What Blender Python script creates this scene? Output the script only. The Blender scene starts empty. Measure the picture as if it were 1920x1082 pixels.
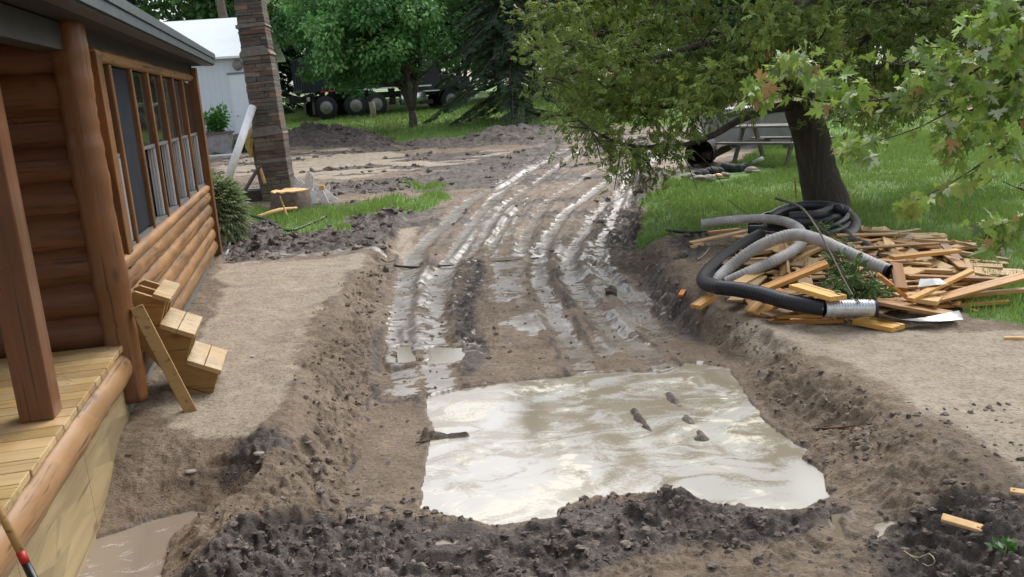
import bpy, math, random
import numpy as np
from mathutils import Vector, Matrix
random.seed(7); rng = np.random.default_rng(7)
S = bpy.context.scene
COL = S.collection
PI = math.pi
rad = math.radians

# ------------------------------------------------------------------ camera
FOC, PITCH, ROLL, CH = 1600.0, rad(13), rad(3.7), 2.1
cF = np.array([0, math.cos(PITCH), -math.sin(PITCH)]); R0 = np.array([1.0, 0, 0]); U0 = np.array([0, math.sin(PITCH), math.cos(PITCH)])
cR = math.cos(ROLL)*R0 - math.sin(ROLL)*U0; cU = math.cos(ROLL)*U0 + math.sin(ROLL)*R0
CC = np.array([0, 0, CH])
cd = bpy.data.cameras.new("camera"); cam = bpy.data.objects.new("camera", cd); COL.objects.link(cam)
M = Matrix(((cR[0], cU[0], -cF[0], 0), (cR[1], cU[1], -cF[1], 0), (cR[2], cU[2], -cF[2], CH), (0, 0, 0, 1)))
cam.matrix_world = M
cd.sensor_width = 36; cd.sensor_fit = 'HORIZONTAL'; cd.lens = 36*FOC/1920; cd.clip_end = 600; cd.clip_start = 0.05
S.camera = cam

def zb(x, y):
    y = np.asarray(y, float)
    t = y-13.0
    r = 0.05*0.5*(t+np.sqrt(t*t+4.0)) - 0.05*0.5*(-13+math.sqrt(13*13+4))
    return np.where(y > 55, 0.05*42+(r-0.05*42)*0.25, r)
def ray(px, py): return cF+(px-960)/FOC*cR+(541-py)/FOC*cU
def at(px, py, z=0.0):            # where a sight line meets height z
    d = ray(px, py); return CC+d*((z-CH)/d[2])
def dep(px, py, y):               # where a sight line reaches depth y
    d = ray(px, py); return CC+d*(y/d[1])
def gb(px, py, off=0.0):          # where a sight line meets the base terrain raised by off
    d = ray(px, py); d = d/d[1]; lo, hi = 1.0, 140.0
    for _ in range(50):
        m = (lo+hi)/2; p = CC+d*m
        if p[2] > float(zb(0, p[1]))+off: lo = m
        else: hi = m
    return CC+d*lo

# ------------------------------------------------------------------ object helpers
def tag(o, label=None, cat=None, group=None, kind=None):
    if label: o['label'] = label
    if cat: o['category'] = cat
    if group: o['group'] = group
    if kind: o['kind'] = kind
    return o
def thing(name, label, cat, loc=(0, 0, 0), rz=0, group=None):
    o = bpy.data.objects.new(name, None); COL.objects.link(o)
    o.location = Vector([float(c) for c in loc]); o.rotation_euler = (0, 0, rz); o.empty_display_size = .2
    return tag(o, label, cat, group)
def np_mesh(name, V, loops, sizes, mat, smooth=False, col=None):
    me = bpy.data.meshes.new(name)
    V = np.asarray(V, np.float32); loops = np.asarray(loops, np.int32); sizes = np.asarray(sizes, np.int32)
    me.vertices.add(len(V)); me.vertices.foreach_set('co', V.ravel())
    me.loops.add(len(loops)); me.loops.foreach_set('vertex_index', loops)
    me.polygons.add(len(sizes)); st = np.zeros(len(sizes), np.int32); st[1:] = np.cumsum(sizes)[:-1]
    me.polygons.foreach_set('loop_start', st); me.polygons.foreach_set('loop_total', sizes)
    me.polygons.foreach_set('use_smooth', np.full(len(sizes), smooth))
    if col is not None:
        a = me.attributes.new('tint', 'FLOAT_COLOR', 'POINT'); c = np.ones((len(V), 4), np.float32); c[:, :col.shape[1]] = col
        a.data.foreach_set('color', c.ravel())
    me.update(calc_edges=True); me.validate()
    if mat: me.materials.append(mat)
    return me
def link(name, me, parent=None, loc=None):
    o = bpy.data.objects.new(name, me); COL.objects.link(o)
    if parent: o.parent = parent
    if loc is not None: o.location = Vector([float(c) for c in loc])
    return o
class MB:
    def __init__(s): s.v = []; s.f = []; s.c = []
    def add(s, vs, fs, c=None):
        n = len(s.v); s.v += [tuple(float(a) for a in v) for v in vs]; s.f += [tuple(i+n for i in f) for f in fs]
        s.c += [c or (1, 1, 1)]*len(vs); return s
    def box(s, c, d, R=None, col=None):
        vs = []
        for sx in (-.5, .5):
            for sy in (-.5, .5):
                for sz in (-.5, .5):
                    v = np.array([sx*d[0], sy*d[1], sz*d[2]])
                    if R is not None: v = R@v
                    vs.append(v+np.array(c))
        return s.add(vs, [(0, 1, 3, 2), (4, 6, 7, 5), (0, 4, 5, 1), (2, 3, 7, 6), (0, 2, 6, 4), (1, 5, 7, 3)], col)
    def beam(s, p, q, w, t, up=(0, 0, 1), col=None):   # board from p to q, w wide, t thick
        p = np.array(p, float); q = np.array(q, float); a = q-p; L = np.linalg.norm(a); a /= L
        u = np.array(up, float); b = np.cross(u, a); b /= (np.linalg.norm(b)+1e-9); n = np.cross(a, b)
        return s.box((p+q)/2, (L, w, t), np.array([a, b, n]).T, col)
    def tube(s, pts, rr, seg=10, cap=True, col=None, jit=0):
        pts = [np.array(p, float) for p in pts]; n = len(pts)
        if np.isscalar(rr): rr = [rr]*n
        vs = []; pb = None
        for i, p in enumerate(pts):
            a = pts[min(i+1, n-1)]-pts[max(i-1, 0)]; a = a/(np.linalg.norm(a)+1e-9)
            if pb is None: pb = np.cross(a, (0, 0, 1) if abs(a[2]) < .9 else (0, 1, 0))
            b = pb-a*(pb@a); b /= (np.linalg.norm(b)+1e-9); pb = b; c = np.cross(a, b)
            for k in range(seg):
                t = 2*PI*k/seg; r = rr[i]*(1+(random.uniform(-jit, jit) if jit else 0))
                vs.append(p+r*(math.cos(t)*b+math.sin(t)*c))
        fs = [(i*seg+k, i*seg+(k+1) % seg, (i+1)*seg+(k+1) % seg, (i+1)*seg+k) for i in range(n-1) for k in range(seg)]
        if cap: fs += [tuple(range(seg))[::-1], tuple(range((n-1)*seg, n*seg))]
        return s.add(vs, fs, col)
    def prism(s, poly, y0, y1, M3=None):     # polygon in xz extruded along y
        n = len(poly); vs = [(x, y0, z) for x, z in poly]+[(x, y1, z) for x, z in poly]
        if M3 is not None: vs = [M3(v) for v in vs]
        fs = [tuple(range(n)), tuple(range(n, 2*n))[::-1]]+[(i, n+i, n+(i+1) % n, (i+1) % n) for i in range(n)]
        return s.add(vs, fs)
    def build(s, name, mat, parent=None, smooth=False, bevel=0, local=False, origin=True):
        V = np.array(s.v, float); loc = None
        if parent is not None and not local:
            a = parent.rotation_euler[2]; L = np.array(parent.location); V = V-L
            c, sn = math.cos(-a), math.sin(-a); V = np.stack([V[:, 0]*c-V[:, 1]*sn, V[:, 0]*sn+V[:, 1]*c, V[:, 2]], 1)
        if parent is None and origin:
            loc = np.array([(V[:, 0].min()+V[:, 0].max())/2, (V[:, 1].min()+V[:, 1].max())/2, V[:, 2].min()]); V = V-loc
        lo = [i for f in s.f for i in f]; sz = [len(f) for f in s.f]
        me = np_mesh(name, V, lo, sz, mat, smooth, np.array(s.c))
        import bmesh
        bm = bmesh.new(); bm.from_mesh(me); bmesh.ops.recalc_face_normals(bm, faces=bm.faces); bm.to_mesh(me); bm.free()
        o = link(name, me, parent, loc)
        if bevel:
            m = o.modifiers.new('bevel', 'BEVEL'); m.width = bevel; m.segments = 2; m.limit_method = 'ANGLE'
        return o
def spline(pts, step=.05):
    P = [np.array(p, float) for p in pts]; P = [2*P[0]-P[1]]+P+[2*P[-1]-P[-2]]; out = []
    for i in range(1, len(P)-2):
        a, b, c, d = P[i-1:i+3]; n = max(2, int(np.linalg.norm(c-b)/step))
        for k in range(n):
            t = k/n; out.append(.5*((2*b)+(c-a)*t+(2*a-5*b+4*c-d)*t*t+(3*b-3*c+d-a)*t**3))
    out.append(P[-2]); return out

# ------------------------------------------------------------------ materials
def mat(name, build):
    m = bpy.data.materials.new(name); m.use_nodes = True; nt = m.node_tree; nt.nodes.clear()
    out = nt.nodes.new('ShaderNodeOutputMaterial'); b = nt.nodes.new('ShaderNodeBsdfPrincipled'); nt.links.new(b.outputs[0], out.inputs[0])
    build(NT(nt, b)); return m
class NT:
    def __init__(s, nt, b): s.nt = nt; s.b = b
    def n(s, t, **k):
        x = s.nt.nodes.new('ShaderNode'+t)
        for a, v in k.items():
            if a.startswith('i_'): x.inputs[a[2:].replace('_', ' ')].default_value = v
            else: setattr(x, a, v)
        return x
    def l(s, a, b): s.nt.links.new(a, b)
    def obj(s, scale=(1, 1, 1), rot=(0, 0, 0), src='Object'):
        c = s.n('TexCoord'); m = s.n('Mapping'); m.inputs['Scale'].default_value = scale; m.inputs['Rotation'].default_value = rot
        s.l(c.outputs[src], m.inputs[0]); return m.outputs[0]
    def noise(s, vec, scale, detail=6, rough=.6, dist=0):
        x = s.n('TexNoise', i_Scale=scale, i_Detail=detail, i_Roughness=rough, i_Distortion=dist); s.l(vec, x.inputs[0]); return x.outputs[0]
    def ramp(s, v, stops):
        x = s.n('ValToRGB'); e = x.color_ramp.elements
        while len(e) < len(stops): e.new(.5)
        for k, (p, c) in zip(e, stops):
            k.position = p; k.color = (*c, 1) if not np.isscalar(c) else (c, c, c, 1)
        s.l(v, x.inputs[0]); return x.outputs[0]
    def mix(s, f, a, b, mode='MIX'):
        x = s.n('Mix', data_type='RGBA', blend_type=mode)
        for v, i in ((f, 0), (a, 6), (b, 7)):
            if hasattr(v, 'links'): s.l(v, x.inputs[i])
            else: x.inputs[i].default_value = v if i == 0 else ((*v, 1) if len(v) == 3 else v)
        return x.outputs[2]
    def math(s, op, a, b=0.0, clamp=False):
        x = s.n('Math', operation=op, use_clamp=clamp)
        for v, i in ((a, 0), (b, 1)):
            if hasattr(v, 'links'): s.l(v, x.inputs[i])
            else: x.inputs[i].default_value = v
        return x.outputs[0]
    def col(s, v):
        if hasattr(v, 'links'): s.l(v, s.b.inputs['Base Color'])
        else: s.b.inputs['Base Color'].default_value = (*v, 1)
    def set(s, name, v):
        if hasattr(v, 'links'): s.l(v, s.b.inputs[name])
        else: s.b.inputs[name].default_value = v
    def bump(s, h, st=.5, d=.01, prev=None):
        x = s.n('Bump', i_Strength=st, i_Distance=d); s.l(h, x.inputs['Height'])
        if prev: s.l(prev, x.inputs['Normal'])
        s.l(x.outputs[0], s.b.inputs['Normal']); return x.outputs[0]
    def attr(s, name):
        x = s.n('Attribute', attribute_name=name); return x
    def tinted(s, c):
        return s.mix(1.0, c, s.attr('tint').outputs['Color'], 'MULTIPLY')

def simple(name, c, rough=.7, var=.25, scale=6, bump=.15, metal=0, spec=.5):
    def f(t):
        v = t.obj(); n = t.noise(v, scale, 8)
        k = t.ramp(n, [(.3, tuple(a*(1-var) for a in c)), (.7, tuple(min(1, a*(1+var)) for a in c))])
        t.col(t.tinted(k)); t.set('Roughness', rough); t.set('Metallic', metal); t.set('Specular IOR Level', spec)
        if bump: t.bump(t.noise(v, scale*6, 6), bump, .01)
    return mat(name, f)
def woodmat(name, c1, c2, axis, dark=(.03, .012, .005), rough=.5, knots=.6, sc=1.0, coat=0.0, stain=None, patch=.35):
    st = [14*sc, 14*sc, 14*sc]; st[axis] = 1.0*sc
    ks = [5*sc, 5*sc, 5*sc]; ks[axis] = 2.2*sc
    def f(t):
        v = t.obj(tuple(st)); g = t.noise(v, 1.2, 8, .65, .6)
        base = t.ramp(g, [(.25, c2), (.5, tuple((a+b)/2 for a, b in zip(c1, c2))), (.75, c1)])
        big = t.noise(t.obj((1, 1, 1)), 1.6*sc, 4)
        base = t.mix(t.ramp(big, [(.35, .55), (.65, 0.)]), base, c2)
        if stain: base = t.mix(t.ramp(t.noise(t.obj(), 2.3, 4), [(.48, 0.), (.6, .65)]), base, stain)
        vo = t.n('TexVoronoi', i_Scale=1.0); t.l(t.obj(tuple(ks)), vo.inputs[0])
        base = t.mix(t.ramp(vo.outputs['Distance'], [(.05, knots), (.16, 0.)]), base, dark)
        ck = [34*sc]*3; ck[axis] = .8*sc; base = t.mix(t.ramp(t.noise(t.obj(tuple(ck)), 1.0, 3, .5, .3), [(.60, 0.), (.67, .75)]), base, dark)
        vp = t.n('TexVoronoi', i_Scale=1.0); pv = [6*sc]*3; pv[axis] = 1.7*sc; t.l(t.obj(tuple(pv)), vp.inputs[0]); base = t.mix(.55*patch, base, t.mix(1.0, base, t.ramp(vp.outputs['Color'], [(.1, (.45, .45, .48)), (.9, (1.6, 1.6, 1.6))]), 'MULTIPLY'))
        t.col(t.tinted(base)); t.set('Roughness', t.ramp(big, [(.3, rough-.12), (.7, rough+.15)]))
        if coat: t.set('Coat Weight', coat)
        t.bump(g, .35, .006)
    return mat(name, f)

LOG = woodmat('stained_log', (.37, .19, .05), (.18, .075, .018), 1, coat=.1, rough=.5, knots=.5, patch=1.)
LOGX = woodmat('stained_log_cross', (.19, .07, .021), (.08, .027, .009), 0, coat=.05, rough=.55, patch=.6)
LOGZ = woodmat('stained_post', (.26, .108, .026), (.13, .047, .012), 2, patch=.8, coat=.15, rough=.45)
DECK = woodmat('treated_deck', (.60, .48, .28), (.42, .29, .135), 0, (.2, .12, .05), .3, .5, stain=(.45, .27, .09))
RIM = woodmat('peeled_rim_log', (.40, .24, .11), (.26, .135, .055), 1, rough=.4, knots=.7)
PLY = woodmat('plywood_skirt', (.42, .33, .18), (.28, .205, .105), 1, (.12, .09, .05), .6, .7, 1.1, patch=.8)
LUM = woodmat('treated_lumber', (.46, .30, .11), (.30, .17, .055), 0, (.14, .06, .02), .45, .6)
SCR = woodmat('scrap_board', (.70, .46, .19), (.42, .235, .085), 0, (.10, .05, .02), .55, .5)
GREYW = woodmat('weathered_wood', (.19, .175, .15), (.11, .10, .085), 0, (.06, .05, .04), .8, .3)
def chim(t):
    v = t.obj((1, 1, 2.2)); n = t.noise(v, 7, 8, .7)
    t.col(t.tinted(t.ramp(n, [(.3, (.45, .45, .45)), (.7, (1.25, 1.2, 1.15))]))); t.set('Roughness', .75); t.bump(t.noise(v, 22, 8), .8, .02)
CHIM = mat('split_stone', chim)
ROOF = simple('roof_metal_dark', (.075, .088, .095), .45, .1, 3, .03)
SOFF = simple('soffit_stain', (.03, .022, .016), .7)
FOUND = simple('foundation_block', (.17, .18, .18), .85, .2, 4, .4)
VINYL = simple('white_vinyl', (.62, .63, .62), .4, .05, 3, 0)
FRAME = simple('window_dark', (.045, .045, .042), .4, .1, 3, 0)
SCREEN = simple('insect_screen', (.022, .026, .034), .95, .15, 5, 0, spec=.1)
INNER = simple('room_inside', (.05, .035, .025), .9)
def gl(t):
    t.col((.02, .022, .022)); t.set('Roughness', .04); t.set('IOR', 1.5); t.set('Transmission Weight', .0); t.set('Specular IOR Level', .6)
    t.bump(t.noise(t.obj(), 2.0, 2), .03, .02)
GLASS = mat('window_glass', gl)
def shedm(t):
    w = t.n('TexWave', wave_type='BANDS', bands_direction='X', i_Scale=1.6); t.l(t.obj(), w.inputs[0])
    t.col(t.mix(t.noise(t.obj(), 2), (.60, .68, .73), (.72, .79, .83))); t.set('Roughness', .45); t.bump(t.ramp(w.outputs[1], [(.85, 0.), (.95, 1.)]), .5, .02)
SHED = mat('shed_siding', shedm)
SHROOF = simple('shed_roof_metal', (.80, .86, .87), .3, .04, 2, .02)
PAINTW = simple('white_paint', (.82, .83, .82), .45, .12, 9, .1)
PEEL = simple('peeling_paint', (.68, .65, .63), .75, .3, 25, .2)
BARK = simple('bark', (.10, .08, .065), .9, .5, 9, .9)
def cbark(t):
    v = t.obj((1, 1, .13)); n = t.noise(v, 16, 9, .7, .8)
    t.col(t.ramp(n, [(.3, (.028, .021, .017)), (.55, (.075, .058, .046)), (.75, (.15, .125, .10))])); t.set('Roughness', .85); t.bump(n, 1.0, .03)
CBARK = mat('cedar_bark', cbark)
BLACK = simple('black_paint', (.014, .015, .018), .35, .3, 4, .05)
BLUEBLK = simple('tipper_body_paint', (.018, .023, .034), .4, .35, 3, .08)
RUBBER = simple('tyre_rubber', (.018, .018, .019), .85, .3, 10, .2)
RIMM = simple('wheel_rim', (.22, .21, .20), .5, .25, 6, .05)
CHROME = simple('polished_metal', (.62, .64, .66), .25, .1, 4, 0, .9)
RED = simple('red_paint', (.42, .02, .02), .45, .1, 5, 0)
ORANGE = simple('orange_plastic', (.75, .18, .03), .5, .1, 5, 0)
PIPEB = simple('black_drain_pipe', (.014, .016, .02), .42, .3, 7, .05)
PIPEG = simple('dusty_grey_pipe', (.40, .385, .36), .6, .3, 5, .15)
SILV = simple('foil_sleeve', (.62, .64, .66), .3, .15, 20, .1, .7)
RUST = simple('rusted_drum', (.02, .016, .014), .8, .5, 8, .3)
STONE = simple('pale_stone', (.30, .265, .225), .85, .3, 8, .4)
CHAR = simple('charred_stone', (.028, .03, .033), .8, .5, 10, .5)
CONC = simple('grey_concrete', (.25, .25, .24), .9, .2, 3, .3)
CUT = simple('fresh_cut_wood', (.72, .46, .20), .7, .18, 12, .2)
INSUL = simple('torn_insulation', (.40, .29, .10), .95, .4, 14, .8)
CABLE = simple('cable_sheath', (.32, .35, .38), .5, .1, 5, 0)
CLOD = simple('dark_clod', (.15, .122, .102), .8, .45, 14, .9, spec=.35)
TWINE = simple('twine', (.42, .40, .20), .8, .1, 5, 0)
PALE = simple('plastic_scrap', (.62, .62, .60), .5, .1, 5, 0)
def leafmat(name, rough=.45, trans=.25):
    m = bpy.data.materials.new(name); m.use_nodes = True; nt = m.node_tree; nt.nodes.clear()
    o = nt.nodes.new('ShaderNodeOutputMaterial'); b = nt.nodes.new('ShaderNodeBsdfPrincipled'); tr = nt.nodes.new('ShaderNodeBsdfTranslucent'); mx = nt.nodes.new('ShaderNodeMixShader')
    a = nt.nodes.new('ShaderNodeAttribute'); a.attribute_name = 'tint'
    nt.links.new(a.outputs['Color'], b.inputs['Base Color']); nt.links.new(a.outputs['Color'], tr.inputs[0]); b.inputs['Roughness'].default_value = rough
    mx.inputs[0].default_value = trans; nt.links.new(b.outputs[0], mx.inputs[1]); nt.links.new(tr.outputs[0], mx.inputs[2]); nt.links.new(mx.outputs[0], o.inputs[0])
    return m
LEAF = leafmat('leaf_surface'); GRASSM = leafmat('grass_blade', .55, .3); CEDL = leafmat('cedar_spray', .6, .2)

# ------------------------------------------------------------------ noise and masks
TAB = np.random.default_rng(3).random((512, 512))
def vn(x, y, s=0):
    x = x+s*17.31; y = y+s*9.77; xi = np.floor(x).astype(int); yi = np.floor(y).astype(int); fx = x-xi; fy = y-yi
    fx = fx*fx*(3-2*fx); fy = fy*fy*(3-2*fy); a = xi & 511; b = (xi+1) & 511; c = yi & 511; d = (yi+1) & 511
    return (TAB[a, c]*(1-fx)+TAB[b, c]*fx)*(1-fy)+(TAB[a, d]*(1-fx)+TAB[b, d]*fx)*fy
def fbm(x, y, fr, octv=4, s=0, g=.5):
    r = 0; a = 1; t = 0
    for k in range(octv):
        r = r+a*vn(x*fr, y*fr, s+k); t += a; a *= g; fr *= 2.03
    return r/t*2-1
def sstep(a, b, x):
    t = np.clip((x-a)/(b-a), 0, 1); return t*t*(3-2*t)
def segd(x, y, P, closed=False):
    P = [np.array(p[:2], float) for p in P]; d = np.full(x.shape, 1e9); along = np.zeros(x.shape); acc = 0
    n = len(P); rngs = range(n if closed else n-1)
    for i in rngs:
        a = P[i]; b = P[(i+1) % n]; ab = b-a; L2 = ab@ab+1e-12
        t = np.clip(((x-a[0])*ab[0]+(y-a[1])*ab[1])/L2, 0, 1); dx = x-a[0]-t*ab[0]; dy = y-a[1]-t*ab[1]
        dd = np.hypot(dx, dy); m = dd < d; d = np.where(m, dd, d); along = np.where(m, acc+t*math.sqrt(L2), along); acc += math.sqrt(L2)
    return d, along
def polysd(x, y, P):          # signed distance, positive inside
    out = np.full(x.shape, -9.0); A = np.array([p[:2] for p in P]); mg = 1.0
    m = (x > A[:, 0].min()-mg) & (x < A[:, 0].max()+mg) & (y > A[:, 1].min()-mg) & (y < A[:, 1].max()+mg)
    if not m.any(): return out
    xs, ys = x[m], y[m]; d, _ = segd(xs, ys, P, True); ins = np.zeros(xs.shape, bool); n = len(A)
    for i in range(n):
        x1, y1 = A[i]; x2, y2 = A[(i+1) % n]
        c = ((y1 > ys) != (y2 > ys)) & (xs < (x2-x1)*(ys-y1)/(y2-y1+1e-12)+x1); ins ^= c
    out[m] = np.where(ins, d, -d); return out
def PG(pts, off=0.0): return [gb(a, b, off) for a, b in pts]
FL = -.33
# banks of the dug roadway: x as a function of y
def edge(pts, off):
    q = sorted([gb(a, b, off) for a, b in pts], key=lambda p: p[1]); return np.array([p[1] for p in q]), np.array([p[0] for p in q])
LT = edge([(745, 385), (700, 470), (668, 545), (620, 600), (570, 680), (545, 790), (440, 900)], 0)
LBp = [(770, 385), (742, 480), (732, 560), (720, 650), (708, 760), (690, 860), (650, 960)]
LB = edge(LBp, -.22)
RT = edge([(1205, 330), (1228, 400), (1245, 450), (1285, 530), (1350, 590), (1490, 655), (1640, 745), (1760, 830), (1900, 930)], 0)
RB = edge([(1160, 330), (1160, 420), (1200, 520), (1275, 610), (1375, 690), (1450, 790), (1535, 870), (1575, 940)], -.22)
def rdep(y): return np.interp(y, [0, 3.5, 5, 8, 12, 16, 22, 30], [.13, .16, .25, .24, .16, .10, .05, .03])
PUD = [at(a, b, -.245) for a, b in [(800, 748), (870, 730), (960, 716), (1060, 706), (1170, 694), (1240, 700), (1290, 680), (1370, 690), (1395, 735), (1430, 790), (1490, 835), (1525, 845), (1512, 862), (1548, 890), (1562, 945), (1470, 965), (1380, 955), (1300, 950), (1215, 930), (1110, 935), (1040, 960), (1045, 975), (930, 992), (862, 972), (790, 958), (792, 880), (808, 800)]]
PUDL = [at(a, b, -.27) for a, b in [(90, 1090), (120, 1040), (175, 1010), (240, 990), (300, 972), (368, 958), (395, 965), (330, 1010), (310, 1050), (290, 1100), (230, 1180), (100, 1160)]]
SMALL = [([(745, 652), (776, 650), (778, 676), (748, 680)], -.225, 'small brown puddle in the left wheel rut, the narrower of two'),
         ([(806, 653), (872, 652), (880, 664), (862, 680), (806, 682)], -.225, 'small brown puddle in the rut beside the narrower one'),
         ([(806, 1014), (845, 1006), (848, 1022), (812, 1028)], -.17, 'tiny bright puddle in the dark clods in front of the flooded hole'),
         ([(1562, 968), (1600, 962), (1612, 985), (1600, 1012), (1565, 1008)], -.16, 'brown puddle in dark mud at the near right corner of the flooded hole'),
         ([(1640, 985), (1690, 972), (1692, 988), (1650, 1010)], -.155, 'brown shallow puddle in dark mud, farthest right of the small ones'),
         ([(1090, 972), (1140, 972), (1142, 988), (1096, 988)], -.175, 'little puddle between dark clods near the middle of the mud ridge')]
SMP = [([at(a, b, z) for a, b in pts], z, l) for pts, z, l in SMALL]
def TR(pts, off=-.25):
    return [gb(a, b, off*min(1, max(.2, (700-0)/700)) if b > 480 else off*.4) for a, b in pts]
TRACKS = [  # path, half width, depth, wetness
 (TR([(1065, 282), (960, 335), (875, 380), (805, 440), (775, 490), (757, 560), (752, 640), (760, 740)]), .16, .045, .9),
 (TR([(1030, 300), (950, 350), (885, 415), (842, 480), (818, 540), (815, 600), (822, 690), (826, 745)]), .15, .05, 1.),
 (TR([(1085, 288), (1010, 340), (930, 395), (880, 460), (862, 500)]), .12, .045, .9),
 (TR([(1120, 282), (1030, 345), (950, 410), (910, 470)]), .07, .03, .5),
 (TR([(1195, 282), (1100, 330), (1025, 375), (990, 425), (985, 465)]), .13, .04, .7),
 (TR([(1215, 290), (1130, 345), (1060, 395), (1025, 440), (1010, 470), (1015, 540), (1045, 600), (1085, 680), (1100, 705)]), .12, .05, .95),
 (TR([(1240, 300), (1170, 350), (1110, 400), (1075, 455), (1062, 500), (1090, 560), (1150, 625), (1200, 665), (1250, 700)]), .13, .055, .8),
 (TR([(1110, 480), (1150, 540), (1215, 600), (1240, 640)]), .10, .04, 1.),
 (TR([(1180, 320), (1160, 380), (1130, 440), (1120, 480), (1160, 540), (1230, 580)]), .09, .03, .85),
 (TR([(1260, 290), (1215, 310), (1185, 350), (1180, 390)]), .22, .02, .8),
 (TR([(735, 620), (728, 700), (722, 790), (700, 880), (655, 960)]), .08, .02, .15),
]
CLEAT = PG([(850, 500), (900, 500), (905, 560), (925, 640), (925, 720), (865, 735), (850, 660), (838, 580)], -.3)
CLEAT2 = PG([(1110, 385), (1200, 400), (1220, 460), (1280, 560), (1300, 640), (1230, 580), (1150, 500), (1105, 430)], -.2)
DARK = [PG(p, o) for p, o in [
 ([(405, 425), (600, 420), (690, 400), (790, 375), (840, 380), (770, 400), (735, 440), (725, 470), (640, 470), (560, 478), (405, 500)], 0),
 ([(530, 262), (600, 240), (690, 248), (745, 262), (740, 280), (640, 275), (520, 278), (380, 300), (370, 270)], 0),
 ([(740, 270), (860, 258), (1020, 232), (1060, 250), (1000, 270), (880, 268), (760, 280)], 0),
 ([(600, 345), (760, 330), (900, 300), (1010, 290), (940, 330), (850, 350), (700, 365), (560, 372)], 0),
 ([(880, 300), (1040, 262), (1100, 275), (1010, 310), (900, 330)], 0),
 ([(1185, 330), (1240, 325), (1235, 350), (1215, 395), (1190, 400)], -.1),
 ([(865, 505), (900, 500), (915, 600), (920, 715), (870, 730), (852, 640)], -.3),
 ([(1115, 400), (1200, 410), (1225, 470), (1165, 470), (1110, 430)], -.15),
 ([(1180, 500), (1300, 610), (1330, 680), (1270, 660), (1210, 590)], -.3),
 ([(300, 1100), (400, 1040), (520, 985), (640, 965), (790, 955), (950, 980), (1100, 930), (1260, 918), (1480, 952), (1600, 950), (1600, 985), (1500, 1030), (1300, 1040), (1150, 1090), (1000, 1150), (800, 1250), (200, 1250)], -.2),
 ([(1640, 960), (1760, 950), (1940, 990), (2000, 1200), (1650, 1200), (1600, 1010)], -.15),
 ([(440, 830), (520, 815), (580, 850), (500, 880), (410, 890), (380, 870)], -.05),
 ([(1250, 440), (1330, 430), (1320, 500), (1280, 510)], 0)]]
SAND = [PG(p, o) for p, o in [
 ([(402, 492), (560, 486), (680, 476), (665, 540), (620, 590), (580, 660), (545, 770), (480, 830), (330, 820), (280, 770), (400, 560)], 0),
 ([(400, 292), (540, 288), (640, 278), (780, 290), (960, 275), (940, 292), (800, 318), (640, 338), (400, 330)], 0),
 ([(1345, 605), (1560, 612), (1750, 622), (1990, 612), (2700, 560), (3000, 900), (2100, 1300), (1900, 905), (1700, 780), (1560, 690), (1400, 640)], 0),
 ([(1225, 300), (1290, 272), (1400, 262), (1420, 285), (1330, 308), (1250, 335)], 0),
 ([(735, 400), (800, 400), (780, 450), (770, 490), (735, 480)], -.1),
 ([(960, 420), (990, 440), (1000, 500), (990, 600), (960, 560)], -.25)]]
GRASS = [PG(p, o) for p, o in [
 ([(1198, 455), (1205, 380), (1235, 345), (1300, 322), (1400, 300), (1420, 280), (1400, 262), (1500, 240), (2300, 150), (2600, 300), (2300, 640), (1960, 615), (1830, 600), (1780, 560), (1740, 480), (1600, 430), (1420, 425), (1300, 440)], 0),
 ([(640, 388), (720, 372), (830, 350), (850, 368), (790, 386), (700, 400), (650, 406)], 0),
 ([(440, 385), (540, 395), (640, 385), (665, 410), (620, 430), (545, 440), (500, 415), (430, 410)], 0),
 ([(640, 418), (675, 420), (670, 428), (630, 428)], 0),
 ([(745, 345), (800, 338), (830, 345), (770, 355)], 0),
 ([(530, 238), (600, 225), (1300, 150), (1300, 238), (1010, 232), (860, 256), (740, 266), (690, 245), (590, 238)], 0),
 ([(1430, 270), (1480, 230), (2300, 130), (2300, 200)], 0)]]
WETP = [PG(p, o) for p, o in [
 ([(885, 450), (975, 430), (985, 500), (900, 500)], -.28), ([(905, 500), (985, 498), (985, 560), (940, 570), (915, 560)], -.24),
 ([(935, 600), (1040, 575), (1050, 620), (940, 650)], -.24), ([(925, 395), (985, 370), (975, 430), (900, 450)], -.15),
 ([(480, 475), (720, 460), (720, 470), (500, 482)], 0), ([(1165, 345), (1195, 345), (1195, 385), (1160, 390)], -.1),
 ([(740, 530), (850, 500), (850, 560), (812, 690), (742, 620)], -.24), ([(1040, 470), (1140, 470), (1190, 560), (1240, 640), (1180, 660), (1090, 580), (1020, 500)], -.3),
 ([(1240, 690), (1330, 670), (1300, 720), (1200, 720)], -.25), ([(1100, 640), (1200, 640), (1230, 690), (1110, 700)], -.36)]]
HEAPC = [(gb(1500, 500), 1.5, .9, .09), (gb(1640, 520), 1.4, .9, .08)]
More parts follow.
